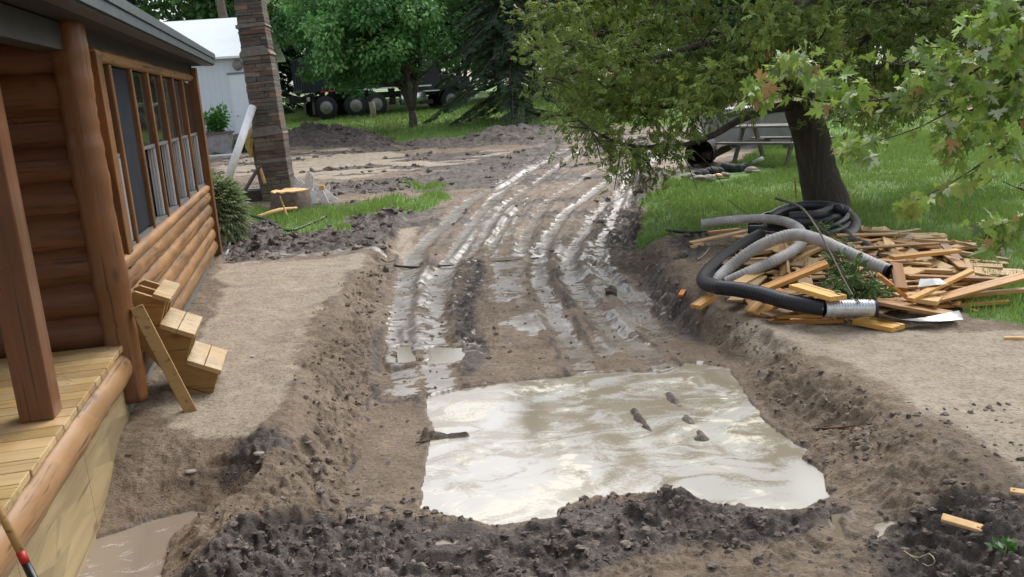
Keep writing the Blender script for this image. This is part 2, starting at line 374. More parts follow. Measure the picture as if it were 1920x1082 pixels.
def terrain(x, y):
    x = np.asarray(x, float); y = np.asarray(y, float)
    wx = fbm(x, y, 1.3, 4, 5); wy = fbm(x, y, 1.3, 4, 11); fine = fbm(x, y, 9, 3, 21)
    q = .16*np.clip(y/9, .6, 3)
    xw = x+q*wx+.03*fine; yw = y+q*wy*1.2+.03*fine
    def region(lst, soft=.16):
        r = np.zeros(x.shape)
        for P in lst:
            sd = polysd(xw, yw, P); r = np.maximum(r, sstep(-soft*.5, soft, sd))
        return r
    dk = region(DARK, .25); sa = region(SAND, .3); gr = region(GRASS, .12)
    far = sstep(34, 37, y+wx); gr = np.maximum(gr, far*(1-sstep(-3, 1, x-0)*0)); dk *= 1-gr; sa *= 1-gr; sa *= 1-.45*sstep(13, 15, y)*sstep(-.2, .25, fbm(x*.4, y*1.4, 1.3, 4, 33))
    # streaks of dark soil in the open yard behind
    yard = sstep(13, 15, y)*(1-gr)*(1-sstep(31, 35, y))
    st = sstep(-.08, .2, fbm(x*.35, y*1.5, 1.1, 5, 31))*yard; dk = np.maximum(dk, st*.95)
    z = zb(x, y)
    jx = .20*fbm(x, y, 1.6, 5, 41, .6)+.04*fine
    lt = np.interp(y, *LT); lb = np.interp(y, *LB); rb = np.interp(y, *RB); rt = np.interp(y, *RT)
    fl = sstep(0, 1, (x+jx-lt)/np.maximum(lb-lt, .05)); fr = sstep(0, 1, (rt-x+jx)/np.maximum(rt-rb, .05))
    tl = np.clip((x+jx-lt)/np.maximum(lb-lt, .05), 0, 1); tr_ = np.clip((rt-x+jx)/np.maximum(rt-rb, .05), 0, 1); fl = .6*fl+.4*tl; fr = .35*fr+.65*tr_**1.3
    f = fl*fr*(1-sstep(26, 34, y)); D = rdep(y)
    z = z-D*f
    # spoil lips along the cut
    z = z+.045*np.exp(-((x-lt+.10)/.25)**2)*sstep(4.2, 5.2, y)*(1-sstep(11, 13, y))*(1+1.2*wx)
    z = z+.03*np.exp(-((x-rt-.10)/.3)**2)*(1-sstep(10, 13, y))*(1+1.2*wy)
    # in front of the flooded hole and by the porch
    z = z-.26*sstep(-1.2, -1.5, x-0)*0
    low = (1-sstep(4.6, 5.5, y))*(1-sstep(-2.2, -1.3, x)); z = z-.24*low*(1-f)
    bank = np.clip(4*f*(1-f), 0, 1)*(y < 14)
    cen = (y > 4.5) & (y < 34); Kt = np.zeros(x.shape); TC = []
    for P, w, d, wt in TRACKS:
        m = cen & (x > min(p[0] for p in P)-1) & (x < max(p[0] for p in P)+1)
        dd, al = segd(x[m]+.05*wx[m]+.03*fine[m], y[m]+.03*fine[m], P); k = np.exp(-(dd/w)**4); TC.append((m, dd, al, k)); Kt[m] = np.maximum(Kt[m], k*(wt > .4))
    for P in WETP: Kt = np.maximum(Kt, sstep(-.05, .12, polysd(xw, yw, P)))
    # roughness by soil
    am = .020+.045*dk*(1-.5*sstep(14, 20, y))*(.6+.4*sstep(4.5, 8, y))+.036*bank+.012*f*(y < 13); am = am*(1-.55*np.clip(f*1.2-.2, 0, 1)*(1-.4*dk))*(1-.85*Kt)*(1-.72*sa)*(1-.35*gr)+.01*(y > 20)
    bill = np.abs(fbm(x, y, 7, 3, 51))*1.2-.3
    z = z+.035*(1-np.clip(f*2, 0, 1))*(1-gr)*(y < 13)*np.clip(fbm(x, y, 1.6, 3, 63)-.05, 0, 1)+am*(fbm(x, y, 2.1, 3, 61)*.9+bill*1.1*(dk+bank*.8+.25)+fine*.8+.35*fbm(x, y, 27, 2, 65))
    crumb = np.clip(vn(x*24, y*24, 71)-.55, 0, 1)*.08+np.clip(vn(x*47, y*47, 77)-.6, 0, 1)*.05
    near = 1-sstep(10, 16, y)
    z = z+crumb*near*np.clip(.25+dk+bank*.9+f*.2-sa*.4, 0, 1)*(1-gr)*(1-.9*Kt)
    for (c, rx, ry, h) in HEAPC:
        z = z+h*np.exp(-(((x-c[0])/rx)**2+((y-c[1])/ry)**2)**1.6)
    # dark heaps at the yard's back edge
    hb = polysd(xw, yw, DARK[1]); z = z+.32*sstep(0, 1.2, hb)*(1+.9*wx); hb = polysd(xw, yw, DARK[2]); z = z+.2*sstep(0, 1.2, hb)*(1+wx)
    hb = polysd(xw, yw, DARK[5]); z = z+.22*sstep(-.1, .35, hb)
    wet = np.zeros(x.shape)
    nz = .5+.5*fbm(x, y, 3.2, 4, 81)
    tread = np.zeros(x.shape)-.0
    for (P, w, d, wt), (m, dd, al, k) in zip(TRACKS, TC):
        z[m] -= d*.8*k; z[m] += d*.45*np.exp(-((dd-w*1.45)/(w*.4))**2)*(.5+nz[m])
        tread[m] = np.maximum(tread[m], k*np.sin(al*58+wx[m]*3)); wet[m] = np.maximum(wet[m], wt*k*sstep(.0, .38, nz[m]+.1)); dk[m] = np.maximum(dk[m], .7*np.exp(-((dd-w*1.4)/(w*.3))**2)*(nz[m] > .5))
    for P in WETP:
        sd = polysd(xw, yw, P); k = sstep(-.05, .12, sd); wet = np.maximum(wet, .85*k*sstep(.4, .55, nz+.12)); sa = sa*(1-.3*k)
    micro = (.62-.25*sstep(8, 14, y))*fbm(x*1.1, y*3.0, 3.1, 4, 101)+.55*fbm(x, y*1.7, 13, 3, 105)+.20*tread
    lvl = -.60+1.0*wet+.25*(nz-.5); fz_ = np.clip(f*1.4, 0, 1)*(1-sstep(24, 32, y)); wz = np.maximum(fz_, np.clip(wet*2, 0, 1))
    z = z+.017*wz*np.maximum(micro, lvl); wet = sstep(-.01, .05, lvl-micro)*wz*sstep(.12, .3, wet); dk = np.maximum(dk, wz*.5*sstep(.18, .4, micro)*(1-sa))
    for C, ang in ((CLEAT, 0.12), (CLEAT2, -.25)):
        k = sstep(-.05, .1, polysd(xw, yw, C)); ph = (y*math.cos(ang)+x*math.sin(ang))*2*PI/.115+wx*2.2
        z = z+k*.02*np.sin(ph)*(.5+nz); dk = np.maximum(dk, k*(.35+.3*np.sin(ph))*(1-sa)); wet = np.maximum(wet, k*.7*(np.sin(ph) < -.3)*(nz > .42)*(f > .9))
    def basin(P, zw, wid=.10, dpt=.04):
        nonlocal z, wet
        wa = .06 if dpt > .03 else .0; fa = .02 if dpt > .03 else .07
        sd = polysd(x+wa*wx+fa*fine, y+wa*wy+fa*fbm(x, y, 6, 3, 29), P); m = sd > -.9
        z = np.where((sd < 0) & (sd > -.75), np.maximum(z, zw+.015+.03*np.clip(-sd, 0, .3)), z) if dpt > .03 else z; ins = sstep(0, .12, sd); out = sstep(0, .25, -sd)
        zi = zw-dpt*np.clip(sd/.12, 0, 1)-.002; dd_ = -sd; zo = np.maximum(z, zw+.004+np.where(dd_ < .10, .12*dd_, .012-.8*(dd_-.10))+.012*np.clip(fine, 0, 1)*(dd_ < .12))
        z = np.where(sd > 0, np.minimum(z, zi), np.where(sd > -.45, np.where(-sd < .45, zo, z), z))
        dl_ = np.clip(-sd, 0, 9); z = np.where(sd < 0, np.minimum(z, np.where(dl_ < .45, zw+.02+.55*dl_+.25*dl_*np.clip(fine, -.5, 1)+9*np.clip(dl_-.3, 0, 1)**1.5, 99)), z)
        wet = np.maximum(wet, .4*np.exp(-(np.clip(-sd, 0, 9)/.04)**2))
    basin(PUD, -.245); basin(PUDL, -.27)
    for P, zw, _ in SMP: basin(P, zw, .05, .02)
    # two slivers of mud standing out of the big puddle
    for a, b, w in ((at(1255, 740, -.245), at(1320, 822, -.245), .05), (at(1190, 768, -.245), at(1222, 812, -.245), .035), (at(800, 822, -.245), at(880, 816, -.245), .02)):
        dd, al = segd(x+.03*fine, y+.03*fine, [a, b]); k = np.exp(-(dd/(w*(1+.7*np.clip(fine+.5*wx, -.6, .8))))**2); z = z+.055*k*(1+.7*fine); dk = np.maximum(dk, k*.6)
    ridge = np.exp(-((y-4.15-.12*wx)/.22)**2)*sstep(-.7, -.2, x)*(1-sstep(1.5, 2.2, x)); z = z+.012*ridge*(1+wx)
    lump = at(1275, 940, -.2); z = z+.08*np.exp(-(np.hypot(x-lump[0], (y-lump[1]))/.10)**1.5)*(1+.8*fine)
    return z, np.clip(dk, 0, 1), np.clip(sa, 0, 1), np.clip(gr, 0, 1), np.clip(wet, 0, 1), f
def hz(x, y): return float(terrain(np.array([float(x)]), np.array([float(y)]))[0][0])
def onz(p, dz=0.0): return np.array([p[0], p[1], hz(p[0], p[1])+dz])

# ------------------------------------------------------------------ ground
NX, NY = 820, 900
u = np.linspace(-1, 1, NX); outer = np.array([1.06, 1.15, 1.3, 1.6, 2.2, 3.2, 5, 9, 16]); u = np.concatenate([-outer[::-1], u, outer])
v = np.linspace(0, 1, NY); ys = 2.2*np.exp(v*math.log(62/2.2)); ys = np.concatenate([[-40, -20, -8, -3, 0, 1.2, 1.8], ys, [66, 72, 85, 110, 160, 260, 420]])
Y, Uu = np.meshgrid(ys, u, indexing='ij'); X = Uu*(np.maximum(Y, 1.0)*.70+.9)
Z, dk, sa, gr, wet, ff = terrain(X, Y)
nr, nc = X.shape; idx = np.arange(nr*nc).reshape(nr, nc)
q = np.stack([idx[:-1, :-1], idx[:-1, 1:], idx[1:, 1:], idx[1:, :-1]], -1).reshape(-1)
me = np_mesh('ground', np.stack([X, Y, Z], -1).reshape(-1, 3), q, np.full((nr-1)*(nc-1), 4), None, True)
a = me.attributes.new('mask', 'FLOAT_COLOR', 'POINT'); a.data.foreach_set('color', np.stack([dk, sa, gr, wet], -1).astype(np.float32).ravel())
def groundm(t):
    at_ = t.attr('mask'); sep = t.n('SeparateColor'); t.l(at_.outputs['Color'], sep.inputs[0]); wetv = at_.outputs['Alpha']
    v = t.obj(); big = t.noise(v, .9, 6); mid = t.noise(v, 5, 8, .65); fine = t.noise(v, 32, 8, .7); vf = t.noise(v, 110, 4, .6)
    mud = t.mix(t.ramp(big, [(.35, 0.), (.65, 1.)]), (.215, .160, .108), (.32, .248, .172))
    mud = t.mix(t.ramp(mid, [(.38, .7), (.62, 0.)]), mud, (.145, .107, .074))
    sand = t.mix(t.ramp(mid, [(.35, 0.), (.7, 1.)]), (.35, .29, .215), (.47, .40, .305))
    sand = t.mix(t.ramp(t.noise(v, 1.7, 4), [(.5, 0.), (.7, .7)]), sand, (.33, .27, .21))
    sand = t.mix(t.ramp(t.noise(v, 1.1, 3), [(.62, 0.), (.72, .5)]), sand, (.52, .41, .20))
    dark = t.mix(t.ramp(mid, [(.35, 0.), (.7, 1.)]), (.060, .049, .043), (.175, .147, .126))
    grs = t.mix(t.ramp(t.noise(v, 3, 8, .7), [(.35, 0.), (.65, 1.)]), (.08, .17, .03), (.16, .29, .05))
    grs = t.mix(t.ramp(t.noise(v, .5, 4), [(.5, 0.), (.7, .6)]), grs, (.14, .19, .04))
    def edge(m, w=.25):
        k = t.math('ADD', m, t.math('MULTIPLY', t.math('SUBTRACT', mid, .5), w*2.2)); k = t.math('ADD', k, t.math('MULTIPLY', t.math('SUBTRACT', fine, .5), w)); return t.ramp(k, [(.36, 0.), (.62, 1.)])
    c = t.mix(edge(sep.outputs[1]), mud, sand); c = t.mix(edge(sep.outputs[0], .3), c, dark); c = t.mix(edge(sep.outputs[2], .12), c, grs)
    c = t.mix(t.ramp(fine, [(.34, .85), (.52, 0.)]), c, t.mix(1.0, c, (.45, .42, .42), 'MULTIPLY'))
    c = t.mix(t.ramp(vf, [(.66, 0.), (.82, .3)]), c, (.5, .45, .38))
    sp = t.noise(v, 17, 6, .75); sp2 = t.noise(v, 3.2, 4, .6); w = t.ramp(t.math('ADD', wetv, t.math('MULTIPLY', t.math('SUBTRACT', sp, .5), 1.5)), [(.36, 0.), (.66, 1.)]); damp = t.ramp(t.noise(v, 2.2, 5), [(.45, 0.), (.65, .55)])
    c = t.mix(w, c, t.mix(t.ramp(sp2, [(.35, 0.), (.65, 1.)]), (.13, .108, .084), (.26, .235, .205)))
    t.col(c)
    rgh = t.mix(w, (.78, .78, .78), (.26, .26, .26)); rgh = t.mix(t.math('MULTIPLY', damp, t.math('SUBTRACT', 1.0, t.math('MAXIMUM', sep.outputs[2], t.math('MULTIPLY', sep.outputs[1], .85)), True)), rgh, (.38, .38, .38))
    t.set('Roughness', rgh); t.set('Specular IOR Level', t.mix(w, (.35, .35, .35), (.6, .6, .6)))
    hgt = t.math('ADD', t.math('MULTIPLY', mid, .7), t.math('ADD', t.math('MULTIPLY', fine, .35), t.math('MULTIPLY', vf, .12)))
    b = t.n('Bump', i_Distance=.06); t.l(hgt, b.inputs['Height']); t.l(t.mix(w, (1., 1., 1.), (.07, .07, .07)), b.inputs['Strength']); t.l(b.outputs[0], t.b.inputs['Normal'])
me.materials.append(mat('soil', groundm)); tag(link('ground', me), kind='structure')

# ------------------------------------------------------------------ water
def watermat(name, thr, base, pale, foamc, rip=.05, rough=.06, sc=1.0):
    def f(t):
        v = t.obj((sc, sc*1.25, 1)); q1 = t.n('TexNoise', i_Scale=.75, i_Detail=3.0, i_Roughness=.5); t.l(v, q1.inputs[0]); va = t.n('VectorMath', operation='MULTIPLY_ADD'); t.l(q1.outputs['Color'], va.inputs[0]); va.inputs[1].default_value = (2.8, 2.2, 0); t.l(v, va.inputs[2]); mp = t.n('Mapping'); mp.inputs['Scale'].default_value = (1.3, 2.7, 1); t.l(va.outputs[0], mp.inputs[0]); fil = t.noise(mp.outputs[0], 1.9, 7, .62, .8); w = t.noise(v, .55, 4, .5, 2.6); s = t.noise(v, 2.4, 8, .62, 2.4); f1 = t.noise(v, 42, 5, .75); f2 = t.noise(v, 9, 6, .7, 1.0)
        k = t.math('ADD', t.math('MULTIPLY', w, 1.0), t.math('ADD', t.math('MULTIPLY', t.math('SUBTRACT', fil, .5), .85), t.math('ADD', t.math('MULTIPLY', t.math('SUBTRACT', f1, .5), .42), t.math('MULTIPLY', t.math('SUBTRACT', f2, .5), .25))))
        sx = t.n('SeparateXYZ'); t.l(v, sx.inputs[0]); k = t.math('ADD', k, t.math('MULTIPLY', sx.outputs[1], -.045))  # near side paler; on the big puddle this paints in sky reflection
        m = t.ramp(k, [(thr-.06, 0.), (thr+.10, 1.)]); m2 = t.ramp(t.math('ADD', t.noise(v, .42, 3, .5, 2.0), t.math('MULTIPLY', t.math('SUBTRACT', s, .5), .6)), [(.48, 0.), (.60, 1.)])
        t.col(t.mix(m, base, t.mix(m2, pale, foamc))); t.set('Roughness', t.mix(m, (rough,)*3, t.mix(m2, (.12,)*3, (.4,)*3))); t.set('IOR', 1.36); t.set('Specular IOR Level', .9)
        t.bump(t.math('ADD', t.noise(v, 26, 4, .6), t.math('MULTIPLY', m, .3)), rip, .02)
    return mat(name, f)
WBIG = watermat('milky_sky_tinted_water', .465, (.27, .235, .175), (.45, .44, .405), (.58, .55, .455), .018); WSM = watermat('brown_water', .72, (.20, .17, .115), (.4, .4, .38), (.5, .48, .4), .03)  # big puddle: pale colour stands in for reflected sky, beside real cream foam
WLEFT = watermat('murky_water', .60, (.25, .205, .16), (.55, .55, .52), (.7, .7, .66), .04, sc=1.6)
def puddle(P, zw, m, label, gp=None):
    C = np.mean([p[:2] for p in P], 0); n = len(P); vs = [(C[0]+(p[0]-C[0])*1.13, C[1]+(p[1]-C[1])*1.13, zw) for p in P]
    b = MB(); b.add(vs, [tuple(range(n))]); o = b.build('puddle', m); tag(o, label, 'puddle', gp, 'structure'); return o
puddle(PUD, -.245, WBIG, 'large milky puddle with white foam swirls and painted sky reflection filling the dug hole')
puddle(PUDL, -.27, WLEFT, 'murky brown puddle beside the porch skirt')
for P, zw, l in SMP: puddle(P, zw, WSM, l)

# ------------------------------------------------------------------ cabin
CA = rad(-12.9); CO = np.array([-2.78, 5.81, 0.0])
cw = np.array([-math.sin(-CA), math.cos(CA), 0]); cn = np.array([math.cos(CA), -math.sin(CA), 0])
def cabw(x, y, z): return CO+cn*x+cw*y+np.array([0, 0, z])
cabin = thing('log_cabin', 'brown stained log cabin with a row of tall windows and a plank porch', 'cabin', CO, -CA)
END = 6.75; BK = -4.2
def rough_log(y0, y1, z, r, x, flat=.0, axis='y', jit=.012, seg=14):
    n = int(abs(y1-y0)/.09)+2; b = MB(); pts = []; rr = []
    for i in range(n):
        t = y0+(y1-y0)*i/(n-1); pts.append((x, t, z) if axis == 'y' else ((t, x, z) if axis == 'x' else (x, z, t))); rr.append(r*(1+random.uniform(-.035, .035)))
    b.tube(pts, rr, seg, True, None, .02); return b
# long wall below the windows: five log courses
zc = [.16+.09, .43, .60, .78, .95]
for i, z in enumerate([.20, .375, .55, .725, .90]):
    o = rough_log(.16, END-.1, z, .118, -.07, jit=0).build('wall_log', LOG, cabin, True, local=True)
rough_log(.1, END-.1, 1.03, .055, .0).build('wall_log', LOG, cabin, True, local=True)
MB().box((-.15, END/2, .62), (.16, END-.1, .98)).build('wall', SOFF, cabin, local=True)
MB().box((-.12, END/2-.02, -.05), (.2, END-.1, .33)).build('foundation', FOUND, cabin, local=True)
MB().box((-.05, -.03, .1), (.012, .02, .8)).build('foundation_joint', BLACK, cabin, local=True)
# corner log post and end trim
b = MB(); pts = []; rr = []
for i in range(60):
    t = i/59; z = .12+t*2.62; pts.append((.0+.006*math.sin(t*7), .02+.006*math.sin(t*5+1), z)); rr.append(.122-.012*t+.004*math.sin(t*23)+random.uniform(-.003, .003))
b.tube(pts, rr, 14, True, None, .018); b.build('corner_post', LOGZ, cabin, True, local=True)
MB().box((.02, END-.10, 1.36), (.12, .20, 2.66)).build('end_trim', LOGZ, cabin, local=True, bevel=.008)
# window band
W0, W1, ZB_, ZT = .80, END-.2, 1.08, 2.50
MB().box((-.01, .70, (1.0+2.56)/2-.01), (.09, .17, 1.60)).build('window_trim', LOGZ, cabin, local=True, bevel=.006)
MB().box((-.08, .38, 1.75), (.10, .46, 1.55)).build('window_trim', LOGZ, cabin, local=True, bevel=.006)
rough_log(.62, END-.2, 2.555, .055, -.02).build('window_head', LOG, cabin, True, local=True)
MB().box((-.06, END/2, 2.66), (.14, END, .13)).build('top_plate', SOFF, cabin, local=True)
mull = [1.17, 2.04, 2.91, 3.78, 4.66, 5.54]
for m_ in mull: MB().box((-.035, m_, (ZB_+ZT)/2), (.10, .065, ZT-ZB_)).build('mullion', LOGZ, cabin, local=True, bevel=.012)
ed = [W0-.02]+mull+[W1+.02]
SILL = simple('sill_grey', (.13, .135, .14), .5)
for i in range(7):
    a0, a1 = ed[i]+.0325, ed[i+1]-.0325; ym = (a0+a1)/2; wd = a1-a0
    wn = MB().box((-.14, a1-.008, (ZB_+ZT)/2), (.16, .016, ZT-ZB_)).box((-.14, a0+.008, (ZB_+ZT)/2), (.16, .016, ZT-ZB_)).box((-.14, ym, ZT-.01), (.16, wd-.034, .02))
    w_ = wn.build('window', FRAME, cabin, local=True)
    MB().box((-.06, ym, ZB_+.012), (.12, wd-.036, .03)).build('sill', SILL, w_, local=True)
    if i == 1:
        MB().box((-.03, ym, (ZB_+ZT)/2+.02), (.012, wd-.04, ZT-ZB_-.06)).build('screen', SCREEN, w_, local=True)
        continue
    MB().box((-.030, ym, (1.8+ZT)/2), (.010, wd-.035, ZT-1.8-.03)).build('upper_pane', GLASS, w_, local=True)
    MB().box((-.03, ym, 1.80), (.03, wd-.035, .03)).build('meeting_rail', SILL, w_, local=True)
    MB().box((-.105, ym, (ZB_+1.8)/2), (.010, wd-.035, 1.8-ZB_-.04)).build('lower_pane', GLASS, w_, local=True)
    tr = MB()
    for k in range(3): tr.box((-.032-.024*k, a1-.026-.006*(k % 2), (ZB_+1.8)/2+.005), (.018, .02, 1.8-ZB_-.05))
    tr.box((-.055, a1-.017, (ZB_+1.8)/2+.005), (.075, .008, 1.8-ZB_-.06))
    tr.build('jamb_track', VINYL, w_, local=True)
# porch end wall (logs facing the road end), shell of the house
for k in range(9):
    rough_log(-.02, -2.6, .64+k*.235, .185, .155, axis='x').build('wall_log', LOGX, cabin, True, local=True)
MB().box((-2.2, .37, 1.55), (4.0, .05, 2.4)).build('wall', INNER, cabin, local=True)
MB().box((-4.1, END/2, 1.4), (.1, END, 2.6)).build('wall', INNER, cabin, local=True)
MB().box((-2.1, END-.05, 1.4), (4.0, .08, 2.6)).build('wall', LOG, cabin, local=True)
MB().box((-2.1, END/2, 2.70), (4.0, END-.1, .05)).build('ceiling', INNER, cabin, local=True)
MB().box((-.10, .09, 1.4), (.12, .1, 2.6)).build('wall', SOFF, cabin, local=True)
# door with pale frame in the porch wall
d_ = MB().box((-1.35, -.05, 1.55), (.95, .06, 2.0)).build('door', simple('door_cream', (.46, .46, .38), .5), cabin, local=True, bevel=.004)
MB().box((-.83, -.065, 1.56), (.09, .08, 2.04)).box((-1.87, -.065, 1.56), (.09, .08, 2.04)).box((-1.35, -.065, 2.62), (1.12, .08, .09)).build('frame', simple('door_frame', (.40, .40, .30), .5), d_, local=True)
MB().tube([(-.98, -.09, 1.5), (-.98, -.13, 1.5), (-1.08, -.14, 1.5)], .012, 8).build('handle', CHROME, d_, local=True)
# roof
rf = MB(); sl = .30
def rq(x, zz): return (x, zz+(-x+.30)*sl)
x0, x1 = .30, -4.5
poly = [(x0, 2.715), (x0, 2.86), (x1, 2.86+(x0-x1)*sl), (x1, 2.80+(x0-x1)*sl), (x0-.12, 2.80), (x0-.12, 2.715)]
rf.prism(poly, -7.5, END+.12)
ro = rf.build('roof', ROOF, cabin, local=True)
MB().box((.318, -.31, 2.762), (.014, 14.3, .07)).build('fascia', simple('fascia_lower', (.062, .078, .09), .45), ro, local=True)
MB().box((.325, -.31, 2.838), (.03, 14.3, .07)).build('drip_edge', simple('fascia_upper', (.075, .09, .10), .45), ro, local=True)
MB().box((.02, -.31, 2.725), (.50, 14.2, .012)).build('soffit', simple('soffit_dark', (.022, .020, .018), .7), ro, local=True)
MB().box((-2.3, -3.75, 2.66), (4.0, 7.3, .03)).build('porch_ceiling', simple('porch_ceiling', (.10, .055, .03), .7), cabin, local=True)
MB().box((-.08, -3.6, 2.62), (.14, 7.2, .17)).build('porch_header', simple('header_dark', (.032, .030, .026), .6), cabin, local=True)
for k in range(3):
    yk = -1.445-2.4*k
    MB().box((-.125, yk, 1.545), (.17, .17, 1.99)).build('porch_post', woodmat('square_post', (.21, .082, .027), (.10, .034, .012), 2, coat=.2, rough=.35) if k == 0 else LOGZ, cabin, local=True, bevel=.01)
# deck
dk_ = MB().box((-1.2, -3.6, .38), (2.2, 7.0, .20)).build('porch_floor', SOFF, cabin, local=True)
for k in range(46):
    y1 = -.045-k*.145; g_ = random.uniform(.80, 1.15); b = MB()
    b.box((-1.15+random.uniform(-.004, .006), y1-.07, .531+random.uniform(-.001, .001)), (2.36, .138, .038), None, (g_, g_*random.uniform(.93, 1.02), g_*random.uniform(.82, 1.05)))
    b.build('deck_board', DECK, dk_, local=True, bevel=.004)
rl = rough_log(-6.9, -.03, .385, .125, -.055, seg=18).build('rim_log', RIM, dk_, True, local=True)
for k in range(3):
    MB().box((-.02, -.63-k*1.222, -.02), (.018, 1.218, .62)).build('skirt_board', PLY, dk_, local=True)
MB().box((-.02, -5.3, -.02), (.018, 3.2, .62)).build('skirt_board', PLY, dk_, local=True)

# ------------------------------------------------------------------ stairs leaning on the wall, prop, shovel
def cabpt(px, py, z): return at(px, py, z)
sb = at(400, 735, .02); st = thing('wooden_steps', 'three tread wooden stair section tipped against the log wall', 'stairs', sb, 0)
# local frame: s = direction across (cabin outward), l = along the wall, tilted
def stair():
    a0 = rad(-21); ax = np.array([cn[0], cn[1], 0]); ax = np.array([math.cos(rad(2)), -math.sin(rad(2))*1, 0]); az = np.array([0, 0, 1.0]); ay = cw
    X_ = ax*math.cos(a0)+az*math.sin(a0); Z_ = -ax*math.sin(a0)+az*math.cos(a0)
    foot = at(400, 737, .0)
    def Wd(x, y, z): return foot+X_*x+ay*y+Z_*z
    # step profile in the tilted frame: three treads going up to the left
    prof = [(-.30, .0), (.0, .0), (.03, .02), (.03, .22), (-.24, .22), (-.24, .42), (-.49, .42), (-.49, .63), (-.70, .63), (-.86, .50), (-.30, .08)]
    prof = [(-.20, -.015), (.0, -.015), (.0, .17), (-.25, .17), (-.25, .385), (-.50, .385), (-.50, .60), (-.74, .60), (-.90, .44), (-.86, .34), (-.36, .03)]
    for y in (.0, .22, .44):
        MB().prism(prof, y, y+.038, lambda q: Wd(*q)).build('stringer', LUM, st, bevel=.003)
    for (x, z) in ((-.115, .172), (-.37, .387)):
        for k in (0, 1):
            b = MB(); c = Wd(x-.068+k*.137, .24, z+.019); g_ = random.uniform(.95, 1.15)
            b.box(c, (.133, .56, .038), np.array([X_, ay, Z_]).T, (g_, g_, g_)); b.build('tread', DECK, st, bevel=.004)
    b = MB(); b.box(Wd(-.535, .24, .619), (.133, .56, .038), np.array([X_, ay, Z_]).T); b.build('tread', DECK, st, bevel=.004)
    b = MB(); b.box(Wd(-.16, .24, -.035), (.2, .5, .03), np.array([X_, ay, Z_]).T); b.build('cleat', LUM, st)
stair()
p = at(362, 771, 0.0); qv = cabw(.14, -.03, .80)
q2 = at(256, 575, .80)
tag(MB().beam(p-np.array([0, 0, .05]), q2, .085, .045, (.3, -1, .3)).build('timber_stake', LUM, bevel=.004), 'pale square timber leaning beside the stair section', 'timber')
sh = thing('shovel', 'wooden handled shovel with a red collar at the bottom left corner', 'shovel', at(60, 1075, .1))
a0, a1, a2, a3 = dep(-8, 945, 3.1), dep(38, 1035, 3.05), dep(48, 1056, 3.04), dep(80, 1120, 3.0)
MB().tube([a0+(a0-a1)*.2, a0, a1], .0145, 12).build('handle', LUM, sh, True)
MB().tube([a1, a2], .017, 12).build('collar', RED, sh, True)
MB().tube([a2, a3, a3+(a3-a2)*2], [.016, .018, .02], 12).build('socket', BLACK, sh, True)
e = a3+(a3-a2)*2; ax = (a3-a2)/np.linalg.norm(a3-a2)
b = MB(); bl = [(-.1, 0), (.1, 0), (.11, .15), (.07, .26), (0, .31), (-.07, .26), (-.11, .15)]
sd_ = np.cross(ax, (0, 1, 0)); sd_ /= np.linalg.norm(sd_); nn = np.cross(ax, sd_)
b.add([e+sd_*x+ax*y+nn*(x*x*2) for x, y in bl]+[e+sd_*x+ax*y+nn*(x*x*2+.004) for x, y in bl], [tuple(range(7)), tuple(range(7, 14))]+[(i, (i+1) % 7, 7+(i+1) % 7, 7+i) for i in range(7)]); b.build('blade', RUST, sh)

# ------------------------------------------------------------------ chimney and debris round it
cb = gb(526, 372); CY = cb[1]; chm = thing('stone_chimney', 'tall brown layered stone chimney standing alone in the yard', 'chimney', (cb[0], cb[1], cb[2]-.1), rad(4)); chm.rotation_euler[1] = rad(-1.6)
PALET = [(.10, .07, .055), (.13, .085, .06), (.075, .06, .052), (.12, .10, .08), (.15, .10, .07), (.07, .065, .06), (.14, .125, .105), (.095, .082, .066)]
b = MB(); z = 0; shoulder = [1.45, 2.93]; sc = CY/1600
while z < 5.6:
    h = random.uniform(.04, .10); hw = .305-.006*z-.012*(z > 1.5)-.01*(z > 2.95); x = -hw; 
    while x < hw-.02:
        w = random.uniform(.16, .5); w = min(w, hw-x); w = hw-x if hw-x-w < .12 else w
        c = random.choice(PALET); g_ = random.uniform(.8, 1.2)
        if z < .45: c = (.13, .125, .09)
        b.box((x+w/2+random.uniform(-.006, .006), random.uniform(-.012, .012), z+h/2), (w-.003, .60-.01*z+random.uniform(-.02, .02), h-.003), None, tuple(k*g_*1.45 for k in c)); x += w
    z += h
stk = b.build('stone_courses', CHIM, chm, local=True, bevel=.006)
MB().box((0, 0, 2.8), (.40, .4, 5.5)).build('core', simple('mortar', (.14, .12, .10), .9), chm, local=True)
for z, w, g_ in ((1.43, .64, 1), (2.98, .61, 1), (3.52, .59, 1.15)):
    h = .15 if g_ == 1 else .05
    MB().prism([(-w/2, z-.04), (w/2, z-.02), (w/2-.02, z+.02), (w/2-.13, z+h), (-w/2+.08, z+h-.02), (-w/2, z+.03)], -.325, .3).build('shoulder_cap', simple('cap_stone', (.17, .155, .135), .85, .3, 9, .5), chm, local=True, bevel=.008)
rp = thing('broken_wall_panel', 'torn panel with yellow insulation behind the foot of the stone chimney', 'wall remnant', gb(487, 372))
Yp = CY+.15
def dp(px, py, dy=0): return dep(px, py, CY+dy)
b = MB(); pl = [dp(480, 240, .1), dp(500, 345, .1), dp(512, 372, .1), dp(492, 372, .1), dp(478, 310, .1), dp(470, 270, .1)]
b.add(pl+[p+np.array([.0, .12, 0]) for p in pl], [tuple(range(6)), tuple(range(6, 12))[::-1]]+[(i, (i+1) % 6, 6+(i+1) % 6, 6+i) for i in range(6)]); b.build('panel', simple('mossy_panel', (.17, .16, .11), .9, .4, 12, .4), rp)
MB().tube([dp(483, 236, -.02), dp(489, 275, -.02), dp(497, 325, -.02), dp(503, 360, -.02)], .018, 6, jit=.2).build('white_edge', PAINTW, rp)
